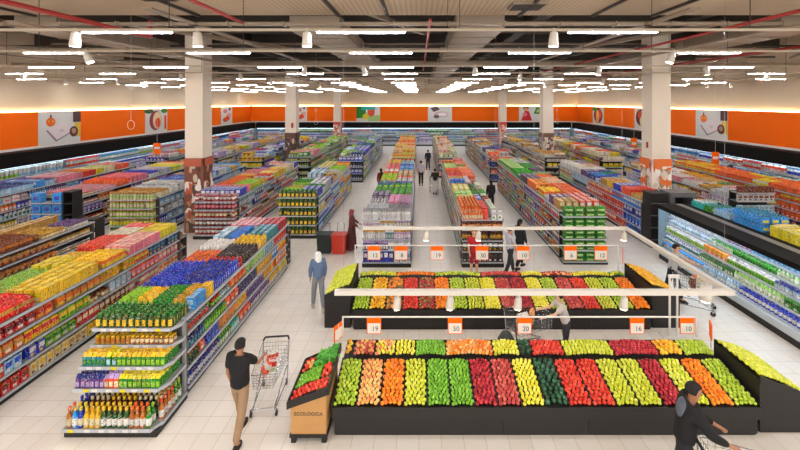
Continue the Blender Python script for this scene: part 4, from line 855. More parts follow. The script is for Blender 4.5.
def stand(Y0, x0, x1, zf, zb, yb, zu, yu, lower, upper, where, label, lw, rw, tall):
    """sloped produce stand: lower bins from Y0 to yb, narrow upper bins to yu"""
    t = empty('produce_stand', ((x0+x1)/2, Y0, 0), label, 'produce stand'); cx = (x0+x1)/2; w2 = (x1-x0)/2; D = yu+.05-Y0
    B(-w2+.04, w2-.04, .05, D, 0, .30).build('base', M['stand'], t)
    kk = MB(); n = 5
    for i in range(n): kk.box(-w2+.03+(2*w2-.06)*i/n+.004, -w2+.03+(2*w2-.06)*(i+1)/n-.004, .02, .05, .05, .31)
    kk.build('front_panel', M['stand'], t)
    MB().hexa([(-w2,-.02,.33),(w2,-.02,.33),(w2,.03,.33),(-w2,.03,.33),(-w2,-.03,zf+.03),(w2,-.03,zf+.03),(w2,0,zf+.03),(-w2,0,zf+.03)]).build('front_rim', M['stand'], t)
    MB().hexa([(-w2,0,.3),(w2,0,.3),(w2,D,.3),(-w2,D,.3),(-w2,0,zf-.03),(w2,0,zf-.03),(w2,yb-Y0,zb-.03),(-w2,yb-Y0,zb-.03)]).build('lower_deck', M['stand'], t)
    MB().hexa([(-w2,yb-Y0,.3),(w2,yb-Y0,.3),(w2,D,.3),(-w2,D,.3),(-w2,yb-Y0,zb+.0),(w2,yb-Y0,zb+.0),(w2,D,zu-.03),(-w2,D,zu-.03)]).build('upper_deck', M['stand'], t)
    B(-w2, w2, yb-Y0-.02, yb-Y0+.01, zb-.05, zb+.025).build('divider', M['stand'], t)
    B(-w2, w2, D-.02, D+.01, .3, zu+.01).build('back_rail', M['stand'], t)
    n = len(lower); bw = (x1-x0)/n
    for i in range(n+1):
        xx = -w2+bw*i; e = .008
        MB().hexa([(xx-e,0,zf-.05),(xx+e,0,zf-.05),(xx+e,yb-Y0,zb-.05),(xx-e,yb-Y0,zb-.05),(xx-e,0,zf+.05),(xx+e,0,zf+.05),(xx+e,yb-Y0,zb+.05),(xx-e,yb-Y0,zb+.05)]).build('divider', M['stand'], t)
    BODIES.append((x0, x1, Y0, yu, 0, zf-.05))
    for i, k in enumerate(lower):
        a, b = x0+bw*i+.012, x0+bw*(i+1)-.012; mixed = None
        if '+' in k: k, mixed = k.split('+')
        fruits(k, ((a,Y0+.02,zf-.03),(b,Y0+.02,zf-.03),(b,yb-.04,zb-.03),(a,yb-.04,zb-.03)), 2, f"{k.replace('_',' ')} in {ordi(i, n)} lower bin from left of the {where}", mixed=mixed)
    tot = sum(w for _, w in upper); xx = x0
    for i, (k, w_) in enumerate(upper):
        l = (x1-x0)*w_/tot; mixed = None
        if '+' in k: k, mixed = k.split('+')
        fruits(k, ((xx+.01,yb+.03,zb+.01),(xx+l-.01,yb+.03,zb+.01),(xx+l-.01,yu-.02,zu-.02),(xx+.01,yu-.02,zu-.02)), 2, f"{k.replace('_',' ')} in {ordi(i, len(upper))} upper bin from left of the {where}", mixed=mixed)
        xx += l
    return t
ORD = ['first','second','third','fourth','fifth','sixth','seventh','eighth','ninth','tenth','eleventh','twelfth','thirteenth','fourteenth','fifteenth','sixteenth','seventeenth','eighteenth','nineteenth']
def ordi(i, n): return 'the '+ORD[i]
LA = ['green_apple','peach','orange','yellow_apple','lime','lime','red_apple','pink_apple','lemon','avocado','tomato','tomato','yellow_apple','yellow_apple','red_apple','pear','orange','green_apple']
UA = [('mango',.45),('peach+pink_apple',1.05),('peach+lemon',1),('lemon',1),('lime',1.5),('peach+orange',2.3),('lemon+pear',1.3),('avocado',.6),('tomato',1.6),('yellow_apple',2.4),('red_apple',2.2),('mango',1.2),('green_apple',1.5)]
stand(6.82, -1.5, 5.9, .5, .70, 7.8, .78, 8.25, LA, UA, 'front fruit stand', 'long dark produce stand nearest the camera, heaped with fruit bins', 0, 1, 0)
LB = ['green_apple','mango','kiwi+orange','tomato','kiwi+red_apple','orange','green_apple','yellow_apple','lemon','pink_apple','red_apple','lemon','green_apple','pink_apple','tomato','yellow_apple','green_apple','orange']
UB = [('lemon+green_apple',2.4),('orange',2.5),('yellow_apple+lime',3),('pink_apple+tomato',2.6),('lemon',1.4),('red_apple+peach',2),('lemon',2.4),('lime+lemon',1)]
stand(10.0, -1.7, 5.92, .5, .74, 11.28, .79, 11.52, LB, UB, 'rear fruit stand', 'long dark produce stand behind the front one, heaped with fruit bins', 1, 1, 0)
def wedge(x0, x1, y0, y1, zl, zr, kind, label, flabel, left):
    t = empty('fruit_bin', ((x0+x1)/2, y0, 0), label, 'produce bin'); w2 = (x1-x0)/2; D = y1-y0
    MB().hexa([(-w2,.02,0),(w2,.02,0),(w2,D,0),(-w2,D,0),(-w2,.02,zl-.08),(w2,.02,zr-.08),(w2,D,zr-.08),(-w2,D,zl-.08)]).build('body', M['stand'], t)
    MB().hexa([(-w2,0,zl-.14),(w2,0,zr-.14),(w2,.03,zr-.14),(-w2,.03,zl-.14),(-w2,0,zl),(w2,0,zr),(w2,.03,zr),(-w2,.03,zl)]).build('front_rim', M['stand'], t)
    MB().hexa([(-w2,D-.03,zl-.14),(w2,D-.03,zr-.14),(w2,D,zr-.14),(-w2,D,zl-.14),(-w2,D-.03,zl),(w2,D-.03,zr),(w2,D,zr),(-w2,D,zl)]).build('back_rail', M['stand'], t)
    BODIES.append((x0, x1, y0, y1, 0, min(zl, zr)-.1))
    fruits(kind, ((x0+.02,y0+.05,zl-.06),(x1-.02,y0+.05,zr-.06),(x1-.02,y1-.05,zr-.06),(x0+.02,y1-.05,zl-.06)), 2, flabel)
wedge(5.97, 6.75, 6.9, 8.0, 1.0, .70, 'pear', 'sloping dark bin of yellow-green fruit at right end of the front stand', 'yellow-green pear in the sloping bin at right end of the front stand', 0)
wedge(-2.42, -1.76, 10.1, 11.5, .85, 1.1, 'pear', 'sloping dark bin of yellow-green fruit at left end of the rear stand', 'yellow-green pear in the sloping bin at left end of the rear stand', 1)
wedge(5.98, 6.68, 10.1, 11.5, 1.1, .85, 'mango', 'sloping dark bin of yellow mangoes at right end of the rear stand', 'yellow mango in the sloping bin at right end of the rear stand', 0)

# sign rails and price cards
def text(s, size, mname, parent, loc, rot=(PI/2, 0, 0), name='lettering', ext=.001):
    c = bpy.data.curves.new(name, 'FONT'); c.body = s; c.size = size; c.align_x = 'CENTER'; c.align_y = 'CENTER'; c.extrude = ext
    o0 = bpy.data.objects.new(name, c); COL.objects.link(o0); me = bpy.data.meshes.new_from_object(o0.evaluated_get(bpy.context.evaluated_depsgraph_get())); bpy.data.objects.remove(o0)
    me.materials.clear(); me.materials.append(M[mname]); o = bpy.data.objects.new(name, me); COL.objects.link(o); o.parent = parent; o.location = loc; o.rotation_euler = rot; return o
M['ink'] = mat('dark_ink', '#24262c', .6)
def sign_rail(Y, xa, xb, z, zb, label):
    t = empty('sign_rail', ((xa+xb)/2, Y, zb), label, 'sign rail'); w2 = (xb-xa)/2; h = z-zb
    B(-w2, w2, -.012, .012, h-.025, h).build('rail', M['whitep'], t); B(-w2, -w2+.03, -.015, .015, 0, h).build('post', M['whitep'], t); B(w2-.03, w2, -.015, .015, 0, h).build('post', M['whitep'], t)
def card(X, Y, ztop, w, h, num, label, rz=0):
    t = empty('price_card', (X, Y, ztop), label, 'price sign', rz=rz)
    B(-w/2, w/2, -.006, .006, -h, 0).build('frame', M['orange'], t)
    B(-w/2+.015, w/2-.015, -.009, -.0065, -h+.015, -h*.32).build('paper', M['whitep'], t)
    if num: text(num, h*.42, 'ink', t, (w*.08, -.011, -h*.68))
    text('Oferta', h*.16, 'ink', t, (0, -.011, -h*.42)) if False else None
sign_rail(8.33, -1.62, 5.86, 1.27, .83, 'thin white rail on a post above the front fruit stand')
sign_rail(11.68, -1.9, 5.9, 1.56, .0, 'thin white rail on posts above the rear fruit stand')
for px, num, lb in ((374,'19','left end'),(455,'50','left of the middle'),(524.5,'20','above the avocados'),(637,'16','above the upper red apples'),(687,'10','right end')):
    card((px-PX)*8.3/F, 8.30, 1.25, .30, .33, num, f'orange and white price card reading {num}, {lb} of the front rail')
for px, num, lb in ((374,'12','left end'),(401,'8','second from left'),(437,'19','before the middle aisle'),(482,'30','before the red top shopper'),(523,'10','right of the black box bay'),(570.5,'6','left of the green packs'),(601,'12','right of the green packs')):
    card((px-PX)*11.65/F, 11.65, 1.53, .38, .40, num, f'orange and white price card reading {num}, {lb}, rear rail')
for x, y, z0, h, lb in ((6.02, 8.15, .82, .42, 'narrow orange price card on a post at right end of the front stand'),(5.96, 11.55, .98, .5, 'narrow orange price card on a post at right end of the rear stand'),(-1.58, 7.72, 1.05, .4, 'narrow brown price card on a post at the crate corner')):
    t = empty('price_card', (x, y, z0), lb, 'price sign', rz=1.1); B(-.01,.01,-.01,.01,-.1,h).build('post', M['whitep'], t); B(-.12,.12,-.008,-.002+.012,h*.25,h).build('frame', M['orange'], t); B(-.1,.1,-.012,-.009,h*.3,h*.8).build('paper', M['whitep'], t)

# bag dispenser stand
bs = empty('bag_stand', (6.28, 9.75, 0), 'white floor stand with two slim posts in front of the rear fruit stand', 'stand')
B(-.28,.28,-.1,.16,0,.035).build('base', M['whitep'], bs); B(-.11,-.075,-.02,.02,.03,1.5).build('post', M['whitep'], bs); B(.075,.11,-.02,.02,.03,1.5).build('post', M['whitep'], bs); B(-.12,.12,-.03,.03,1.45,1.52).build('bag_roll', M['whitep'], bs)

# kraft crate stand with vegetables
kr = mat('kraft_board', '#b98a52', .75, noise=.12, nscale=5)
cr = empty('vegetable_crate', (-1.875, 6.7, 0), 'kraft box stand with dark slanted tray of vegetables beside the front fruit stand', 'crate')
MB().hexa([(-.30,0,.15),(.30,0,.15),(.30,.95,.15),(-.30,.95,.15),(-.30,0,.64),(.30,0,.88),(.30,.95,.95),(-.30,.95,.68)]).build('box', kr, cr)
B(-.32,.32,-.01,1.0,.10,.16).build('pallet', M['black'], cr)
for lx in (-.30, .22):
    for ly in (.01, .88): B(lx, lx+.08, ly, ly+.08, 0, .10).build('leg', M['black'], cr)
def tray(n, pts): return MB().hexa(pts).build(n, M['black'], cr)
zl, zr, zlb, zrb = .64, .88, .68, .97
tray('tray_bottom', [(-.33,-.02,zl-.02),(.33,-.02,zr-.02),(.33,1.0,zrb-.02),(-.33,1.0,zlb-.02),(-.33,-.02,zl),(.33,-.02,zr),(.33,1.0,zrb),(-.33,1.0,zlb)])
tray('tray_side', [(-.34,-.04,zl-.03),(.34,-.04,zr-.03),(.34,-.01,zr-.03),(-.34,-.01,zl-.03),(-.34,-.04,zl+.09),(.34,-.04,zr+.09),(.34,-.01,zr+.09),(-.34,-.01,zl+.09)])
tray('tray_side', [(-.34,1.0,zlb-.03),(.34,1.0,zrb-.03),(.34,1.03,zrb-.03),(-.34,1.03,zlb-.03),(-.34,1.0,zlb+.1),(.34,1.0,zrb+.1),(.34,1.03,zrb+.1),(-.34,1.03,zlb+.1)])
tray('tray_side', [(-.36,-.04,zl-.04),(-.33,-.04,zl-.03),(-.33,1.03,zlb-.03),(-.36,1.03,zlb-.04),(-.36,-.04,zl+.08),(-.33,-.04,zl+.09),(-.33,1.03,zlb+.09),(-.36,1.03,zlb+.08)])
tray('tray_side', [(.33,-.04,zr-.03),(.36,-.04,zr-.03),(.36,1.03,zrb-.03),(.33,1.03,zrb-.03),(.33,-.04,zr+.1),(.36,-.04,zr+.11),(.36,1.03,zrb+.11),(.33,1.03,zrb+.1)])
text('ECOLÓGICA', .085, 'ink', cr, (.0, -.004, .50))
BODIES.append((-2.17, -1.57, 6.7, 7.6, 0, .66))
def trayp(u, v, dz=0): # u along x 0..1, v along y 0..1
    return (-1.875-.31+.62*u, 6.7+1.0*v, (zl*(1-u)+zr*u)*(1-v)+(zlb*(1-u)+zrb*u)*v+.005+dz)
def tquad(u0,u1,v0,v1,u0b=None,u1b=None): return (trayp(u0,v0),trayp(u1,v0),trayp(u1b or u1,v1),trayp(u0b or u0,v1))
fruits('tomato', tquad(0,1,.02,.26), 2, 'red tomato in the front row of the kraft crate tray')
fruits('lime', tquad(0,.7,.28,.62), 3, 'small green vegetable in the middle of the kraft crate tray')
fruits('tomato', tquad(.72,1,.28,.6), 2, 'red tomato at right side of the kraft crate tray')
fruits('tomato', tquad(0,.35,.66,.97), 2, 'red tomato in the rear corner of the kraft crate tray', mixed='peach')
def lettuce_mesh():
    m = MB()
    for k in range(26):
        a = R()*6.28; rr = .015+.06*R(); z = .02+.07*R(); px, py = rr*math.cos(a), rr*math.sin(a); s = .035+.02*R()
        pts = [(px+s*math.cos(a+t)*(.9), py+s*math.sin(a+t)*.9, z+.03*math.sin(2*t+k)+.01*math.cos(3*t)) for t in [2*PI*i/8 for i in range(8)]]
        m.add(pts+[(px, py, z+.03)], [(i,(i+1)%8,8) for i in range(8)], hx(random.choice(['#3f9a24','#58b234','#2f8420','#6cc442'])), True)
    return m.mesh('lettuce', M['fruit'])
lms = [lettuce_mesh() for _ in range(3)]
for i, (u, v) in enumerate([(.45,.72),(.62,.72),(.8,.7),(.95,.72),(.5,.86),(.68,.86),(.86,.86),(.55,.97),(.75,.97),(.93,.97)]):
    o = bpy.data.objects.new('lettuce', lms[i % 3]); COL.objects.link(o); o.location = trayp(u, v, .01); o.rotation_euler = (0, 0, R()*6)
    tag(o, 'curly green lettuce heaped in rear of the kraft crate tray', 'lettuce', 'lettuces in the kraft crate tray')

# basket bins beside the veiled woman
def bin_(x, y, name, m, label, rz=0):
    t = empty(name, (x, y, 0), label, 'shopping basket', rz=rz)
    w, d, h = .27, .22, .74
    q = MB(); q.hexa([(-w*.9,-d*.9,.02),(w*.9,-d*.9,.02),(w*.9,d*.9,.02),(-w*.9,d*.9,.02),(-w,-d,h),(w,-d,h),(w,d,h),(-w,d,h)]); q.build('body', m, t)
    r_ = MB(); r_.box(-w-.02,w+.02,-d-.02,-d+.02,h-.06,h); r_.box(-w-.02,w+.02,d-.02,d+.02,h-.06,h); r_.box(-w-.02,-w+.02,-d,d,h-.06,h); r_.box(w-.02,w+.02,-d,d,h-.06,h); r_.build('rim', m, t)
    for k in range(3): B(-w*.97, w*.97, -d-.012, -d*.93, .15+k*.22, .18+k*.22).build('rib', m, t)
    MB().path([(-w*.5,d,h),(-w*.5,d+.05,h+.3),(w*.5,d+.05,h+.3),(w*.5,d,h)], .012, 6).build('handle', M['chrome'], t)
bin_(-3.62, 15.2, 'shopping_basket', mat('dark_basket_plastic', '#1e2a28', .5), 'tall stack-like dark green basket beside the red one')
bin_(-3.05, 15.15, 'shopping_basket', mat('red_basket_plastic', '#c8361e', .5), 'red shopping basket stack beside the woman in the headscarf')

# ================================================================== TROLLEYS
CM = [M['chrome']]
def make_cart(label, loc, rz):
    t = empty('shopping_cart', loc, label, 'shopping cart', rz=rz)
    # local: handle at y=-.45, nose at y=+.45 ; x width
    fr_ = MB()
    for s in (-1, 1):
        fr_.path([(s*.25,-.42,.12),(s*.26,-.46,.55),(s*.27,-.5,.98)], .016, 6); fr_.path([(s*.26,-.44,.5),(s*.2,.42,.16),(s*.2,.44,.12)], .016, 6); fr_.path([(s*.25,-.42,.12),(s*.22,.4,.14)], .014, 6)
    fr_.tube((-.22,.4,.14),(.22,.4,.14),.014,6); fr_.build('frame', M['chrome'], t)
    bk = MB(); n = 10
    def P(u, v, side): # u along, v height 0..1
        y = -.45+.92*u; w = .27-.05*u; top = .96-.08*u; bot = .52+.08*u
        z = bot+(top-bot)*v; return (side*(w-.03*(1-v)), y, z)
    for s in (-1, 1):
        for v in (0, .2, .4, .6, .8, 1): bk.tube(P(0,v,s), P(1,v,s), .004 if v < 1 else .009, 4)
        for i in range(n+1): bk.tube(P(i/n,0,s), P(i/n,1,s), .0035, 4)
    for v in (0, .2, .4, .6, .8, 1): bk.tube(P(1,v,-1), P(1,v,1), .004 if v < 1 else .009, 4); bk.tube(P(0,v,-1), P(0,v,1), .004, 4)
    for i in range(n+1): bk.tube(P(i/n,0,-1), P(i/n,0,1), .0035, 4)
    for k in range(-3, 4):
        a, b = P(1,0,1), P(1,1,1); bk.tube((k*.06,a[1],a[2]),(k*.06,b[1],b[2]),.0035,4); a, b = P(0,0,1), P(0,1,1); bk.tube((k*.06,a[1],a[2]),(k*.06,b[1],b[2]),.0035,4); bk.tube((k*.055,P(0,0,1)[1],.52),(k*.055,P(1,0,1)[1],.6),.0035,4)
    bk.build('basket', M['chrome'], t)
    MB().path([(-.27,-.5,.98),(-.24,-.56,1.02),(.24,-.56,1.02),(.27,-.5,.98)], .02, 8).build('handle', M['rubber'], t)
    for s in (-1, 1):
        for y in (-.42, .42):
            w_ = MB(); w_.tube((s*.24-.015,y,.062),(s*.24+.015,y,.062),.062,14); wo = w_.build('wheel', M['rubber'], t)
            MB().box(s*.24-.02,s*.24+.02,y-.02,y+.02,.085,.14).build('fork', M['chrome'], wo)
    return t
c1 = make_cart('chrome shopping cart pushed by the man in the black shirt', (-2.90, 7.68, 0), PI+.1); c1.scale = (.95, .95, .9)
def goods(x, y, z, kind, cols, label, rx=0, rz=0, s=1.0, nm=None):
    k = blk(kind+':'+cols); d = DIM[k[0]]; d = tuple(v*s for v in d)
    o = bpy.data.objects.new(nm or k[0], shape(k[0], k[1], k[2], k[3], d).mesh(k[0], M['pack'])); COL.objects.link(o); o.location = (x, y, z); o.rotation_euler = (rx, 0, rz); tag(o, label, CATS[k[0]])
goods(-2.92, 7.85, .60, 'snack_bag', 'white/coral/red', "white and red packet in the black shirt man's cart", .2, .6, 1.2)
goods(-2.96, 7.5, .62, 'snack_bag', 'coral/white/red', "red packet leaning in the black shirt man's cart", .5, 2.1, 1.1)
goods(-2.80, 7.6, .62, 'food_box', 'white/red/pale green', "white box standing in the black shirt man's cart", .1, .3, 1.0)
c2 = make_cart('shopping cart with bread and bags beside the right side chiller', (7.35, 10.55, 0), 0)
c2.location = (7.75, 11.1, 0); c2.rotation_euler = (0, 0, PI+.9)
goods(7.75, 11.2, .6, 'snack_bag', 'orange/peach/white', 'orange bread packet in the cart beside the right side chiller', .3, .4, 1.4)
goods(7.85, 10.95, .6, 'snack_bag', 'white/cream/peach', 'white bag in the cart beside the right side chiller', .2, 2.4, 1.5)
goods(7.62, 11.0, .6, 'food_box', 'brown/cream/tan', 'brown box in the cart beside the right side chiller', .0, 1.4, 1.2)
c3 = make_cart('shopping cart with grey bag standing between the two fruit stands', (2.55, 9.15, 0), -PI/2+.25)
goods(2.35, 9.1, .62, 'snack_bag', 'white/silver/peach', 'white bag in the cart between the two fruit stands', .2, .4, 1.5)
goods(2.6, 9.2, .62, 'snack_bag', 'peach/tan/white', 'peach coloured bag in the cart between the two fruit stands', .1, 1.2, 1.4)
sb = MB(); sb.lathe([(.02,0),(.17,.04),(.21,.15),(.19,.28),(.1,.36),(.02,.38)], 14); o = sb.build('grey_bag', mat('grey_cloth', '#4b504e', .9)); o.location = (1.93, 8.75, 0); o.scale = (1,1,1.9); tag(o, 'round dark grey bag on the floor between the two fruit stands', 'bag')
c4 = make_cart('small dark shopping cart in the far middle aisle', (.95, 25.6, 0), 0)
c5 = make_cart('shopping cart pushed by the man in the black jacket, at bottom edge', (4.45, 5.35, 0), -PI/2-.2)

# ================================================================== PEOPLE
SK = {k: mat('skin_'+k, v, .55) for k, v in {'a': '#c99372', 'b': '#a87455', 'c': '#d8ab8c'}.items()}
def cloth(c): 
    k = 'cloth_'+c
    if k not in M: M[k] = mat('cloth', c, .85, noise=.18, nscale=9)
    return M[k]
def skin(name, chains, m, parent, root=0, sub=2):
    """chains: list of polylines of (x,y,z,rx,ry); points shared by equal coordinates"""
    vs, es, rad, idx = [], [], [], {}
    for ch in chains:
        prev = None
        for p in ch:
            k = tuple(round(c, 4) for c in p[:3])
            if k not in idx: idx[k] = len(vs); vs.append(p[:3]); rad.append((p[3], p[4] if len(p) > 4 else p[3]))
            if prev is not None and prev != idx[k]: es.append((prev, idx[k]))
            prev = idx[k]
    me = bpy.data.meshes.new(name); me.from_pydata(vs, es, []); o = bpy.data.objects.new(name, me); COL.objects.link(o)
    o.modifiers.new('s', 'SKIN'); o.modifiers['s'].use_smooth_shade = True
    d = me.skin_vertices[0].data
    for i, r_ in enumerate(rad): d[i].radius = r_; d[i].use_root = (i == 0)
    sb_ = o.modifiers.new('u', 'SUBSURF'); sb_.levels = sub; sb_.render_levels = sub
    dg_ = bpy.context.evaluated_depsgraph_get(); new = bpy.data.meshes.new_from_object(o.evaluated_get(dg_)); new.name = name
    bpy.data.objects.remove(o); bpy.data.meshes.remove(me)
    new.materials.clear(); new.materials.append(m)
    o = bpy.data.objects.new(name, new); COL.objects.link(o); o.parent = parent
    return o
def person(label, loc, face, H=1.72, top='#20222a', bottom='#b09070', hair='#1a1412', sk='a', sleeve='short', stride=.2, arms=((.1,.35),(.1,.35)), longhair=False, shoes='#2a201a', skirt=None, hood=None, cap=None, lean=0.0, shorts=False, vest=None, female=False, bulk=1.0):
    """face: direction looked at (radians, 0 = away from camera). arms: ((upper swing, elbow bend) left, right), forward positive"""
    t = empty('person', loc, label, 'person', rz=face); s = H/1.72; t.scale = (s, s, s)
    sw = .165 if female else .185
    L = lean
    k_ = bulk
    pel = (0,0,.95); spi = (0,L*.3,1.14); che = (0,L*.7,1.34); nk = (0,L,1.47); hb = (0,L+.01,1.545); hc = (0,L+.02,1.62); ht = (0,L+.01,1.675)
    ch = [[(*pel,.12,.09),(*spi,.10,.07),(*che,.11,.065),(*nk,.052),(*hb,.062,.07),(*hc,.075,.09),(*ht,.055,.07)]]
    arm_pts = []
    for sd, (a, b) in zip((-1, 1), arms):
        sh = (sd*sw, L*.9, 1.405); el = (sd*(sw+.04), sh[1]+.28*math.sin(a), sh[2]-.28*math.cos(a))
        wr_ = (sd*(sw+.02), el[1]+.25*math.sin(a+b), el[2]-.25*math.cos(a+b)); dr = (0, math.sin(a+b), -math.cos(a+b))
        pm = (wr_[0], wr_[1]+.06*dr[1], wr_[2]+.06*dr[2])
        ch.append([(*che,.11,.065),(*sh,.05),(*el,.04),(*wr_,.026),(*pm,.034,.018)])
        for q in range(4):
            off = (q-1.5)*.018; n1 = (pm[0]+off*.3, pm[1]+.05*dr[1]-off*dr[2]*.9, pm[2]+.05*dr[2]+off*dr[1]*.9)
            l2 = .035 if q in (0, 3) else .045
            n2 = (n1[0]-sd*.012, n1[1]+l2*dr[1], n1[2]+l2*dr[2]); ch.append([(*pm,.034,.018),(*n1,.009),(*n2,.0075)])
        th = (pm[0]-sd*.03, pm[1]+.02, pm[2]+.01); ch.append([(*pm,.034,.018),(*th,.010),(th[0]-sd*.012, th[1]+.03*dr[1], th[2]+.03*dr[2],.008)])
        arm_pts.append((sh, el, wr_))
    leg_pts = []
    for sd, st in ((-1, stride), (1, -stride)):
        hp = (sd*.085, 0, .90); kn = (sd*.09, st*.55+.02, .49); an = (sd*.09, st-(.06 if st < 0 else 0), .10 if st >= 0 else .13); to = (sd*.1, an[1]+.13, .035 if st >= 0 else .04)
        ch.append([(*pel,.12,.09),(*hp,.08),(*kn,.058),(*an,.038),(*to,.03)])
        leg_pts.append((hp, kn, an, to))
    ch.append([(*hc,.075,.09),(0,hc[1]+.105,1.60,.012)])       # nose
    for sd in (-1, 1): ch.append([(*hc,.075,.09),(sd*.085,hc[1]-.005,1.605,.014)])
    body = skin('body', ch, SK[sk], t)
    # shirt
    g = .018; sh_ch = [[(0,0,.86,.175*k_,.145*k_),(0,L*.15,1.03,.165*k_,.13*k_),(*spi,.16*k_,.125*k_),(*che,.18*k_,.13*k_),(0,L*.95,1.445,.10,.09)]]
    for (sh, el, wr_) in arm_pts:
        if sleeve == 'none': continue
        e2 = tuple(sh[i]+(el[i]-sh[i])*.75 for i in range(3))
        pts = [(*che,.18*k_,.13*k_),(*sh,.085*k_)]+([(*e2,.062)] if sleeve == 'short' else [(*el,.062*k_),tuple(el[i]+(wr_[i]-el[i])*.9 for i in range(3))+(.042,)])
        sh_ch.append(pts)
    skin('shirt', sh_ch, cloth(top), t)
    if vest: skin('scarf', [[(0,L*.6-.05,1.15,.13,.12),(0,L*.7-.05,1.34,.17,.14),(0,L-.02,1.45,.12,.12)]], cloth(vest), t)
    if skirt:
        m = MB(); n = 24; prof = [(.16,.98),(.19,.8),(.23,.5),(.27,.2),(.29,.06)]
        vs = [((r_+.018*math.sin(5*a+k))*math.cos(a), (r_*.8+.018*math.sin(5*a+k))*math.sin(a)+0.0, z) for k, (r_, z) in enumerate(prof) for a in [2*PI*i/n for i in range(n)]]
        m.add(vs, [(k*n+i, k*n+(i+1)%n, (k+1)*n+(i+1)%n, (k+1)*n+i) for k in range(len(prof)-1) for i in range(n)], None, True)
        m.build('skirt', cloth(skirt), t)
    else:
        tc = [[(0,L*.15,1.07,.15,.12),(0,0,.93,.16,.13)]]
        for hp, kn, an, to in leg_pts:
            end = kn if shorts else an; e = (*end,.062 if not shorts else .08)
            tc.append([(0,0,.93,.16,.13),(*hp,.10)]+([(*kn,.075)] if not shorts else [])+[e])
        skin('trousers', tc, cloth(bottom), t)
    for hp, kn, an, to in leg_pts:
        m = MB(); cx, cy = an[0], an[1]+.05; rings = [(0.0,1,1.0),(.03,1,1),(.06,.9,.85),(.095,.55,.45)]
        vs = []; n = 12; zo = 0 if an[2] <= .1 else .02
        for z, a_, b_ in rings: vs += [(cx+.045*a_*math.cos(2*PI*i/n), cy-.06*(1-b_)+.135*b_*math.sin(2*PI*i/n), z+zo) for i in range(n)]
        m.add(vs, [(k*n+i, k*n+(i+1)%n, (k+1)*n+(i+1)%n, (k+1)*n+i) for k in range(3) for i in range(n)]+[tuple(range(n))[::-1], tuple(range(3*n,4*n))], None, True); m.build('shoe', cloth(shoes), t)
    # hair
    hy = hc[1]; hair_ = MB(); n, K = 16, 8; vs = []
    for k in range(K+1):
        p = (PI*.62)*k/K
        for i in range(n):
            a = 2*PI*i/n; fr__ = math.sin(a) > .3
            pp = min(p, PI*.36) if fr__ else p
            vs.append((.092*math.sin(pp)*math.cos(a), hy-.008+.112*math.sin(pp)*math.sin(a), 1.625+.105*math.cos(pp)))
    hair_.add(vs, [(k*n+i, k*n+(i+1)%n, (k+1)*n+(i+1)%n, (k+1)*n+i) for k in range(K) for i in range(n)], None, True)
    if hood: skin('headscarf' if skirt else 'hood', [[(0,hy-.005,1.68,.085,.095),(0,hy-.015,1.6,.105,.115),(0,L-.02,1.48,.10,.10),(0,L*.8-.01,1.36,.16,.115)]], cloth(hood), t)
    else:
        hair_.build('hair', cloth(hair), t)
        if longhair: skin('long_hair', [[(0,hy-.06,1.66,.07,.05),(0,hy-.09,1.52,.085,.045),(0,hy-.10,1.36,.075,.035),(0,hy-.10,1.26,.04,.02)]], cloth(hair), t)
    for sd in (-1, 1):
        e = MB(); e.lathe([(.003,-.009),(.009,0),(.003,.009)], 8); eo = e.build('eye', cloth('#1a1512'), t); eo.location = (sd*.032, hc[1]+.088, 1.618)
    m = MB(); m.box(-.022,.022,hc[1]+.078,hc[1]+.092,1.565,1.572); m.build('mouth', cloth('#8a4a40'), t)
    if cap: 
        m = MB(); m.lathe([(.105,1.63),(.105,1.67),(.09,1.72),(.04,1.745)], 16, cy=hy); m.build('cap', cloth(cap), t)
    return t
def fx(px, Y): return (px-PX)*Y/F
person('man in black shirt and beige trousers pushing a cart, seen from behind', (fx(240,6.82), 6.82, 0), -.12, 1.70, '#0b0b0f', '#9b7d5f', sk='b', stride=.22, arms=((.0,.3),(.75,.7)), bulk=1.08)
person('man in black jacket with grey hood bending past the front fruit stand', (fx(683,5.72), 5.72, 0), -PI/2-.3, 1.76, '#0b0c0f', '#1c1d22', sk='b', sleeve='long', stride=.25, arms=((.5,.6),(.6,.6)), vest='#5a626e', lean=.12, bulk=1.15)
person('person in denim blue coat and white headwear walking, left of the rear fruit stand', (fx(318,11.0), 11.0, 0), .5, 1.66, '#5f7494', '#8b8d94', sleeve='long', stride=.2, hood='#e4e2de', arms=((.2,.2),(-.1,.3)), shoes='#b9b4ac', female=True)
person('woman in long brownish-red robe and headscarf beside the red basket', (fx(352,15.6), 15.5, 0), -1.4, 1.62, '#6e3a38', '#2b1e20', sleeve='long', skirt='#5f3031', hood='#9b4a4c', stride=.05, arms=((.4,.6),(.3,.5)), female=True)
person('man in light grey shirt and dark trousers standing in the middle aisle', (fx(421,27.2), 27.2, 0), .05, 1.72, '#b9b6c4', '#17181f', stride=.03, arms=((.05,.2),(.05,.2)))
person('person in dark clothes standing by the small far cart', (fx(428,33.5), 33.5, 0), .3, 1.7, '#1e2c3c', '#22242c', sleeve='long', stride=.08)
person('person in dark red top far down the middle aisle', (fx(441,36), 36, 0), -.4, 1.68, '#7c2024', '#2a2a30', stride=.06, sleeve='long')
person('person in dark coat pushing the small far cart', (fx(435,24.8), 24.7, 0), 0, 1.6, '#3a2c28', '#e0dcd6', sleeve='long', stride=.08, arms=((.7,.7),(.7,.7)))
person('person in dark red dress standing behind the left central run', (fx(381,24.2), 24.2, 0), .4, 1.7, '#6e1a20', '#3c1416', sleeve='long', skirt='#5a1418', stride=.04, longhair=True, female=True)
person('fair-haired child-like shopper in red top and bare legs behind the rear fruit stand', (fx(474,13.0), 13.0, 0), PI, 1.6, '#b3202c', '#9c1c28', hair='#b98a54', sk='c', stride=.04, shorts=True, female=True, arms=((.3,1.2),(.2,.6)))
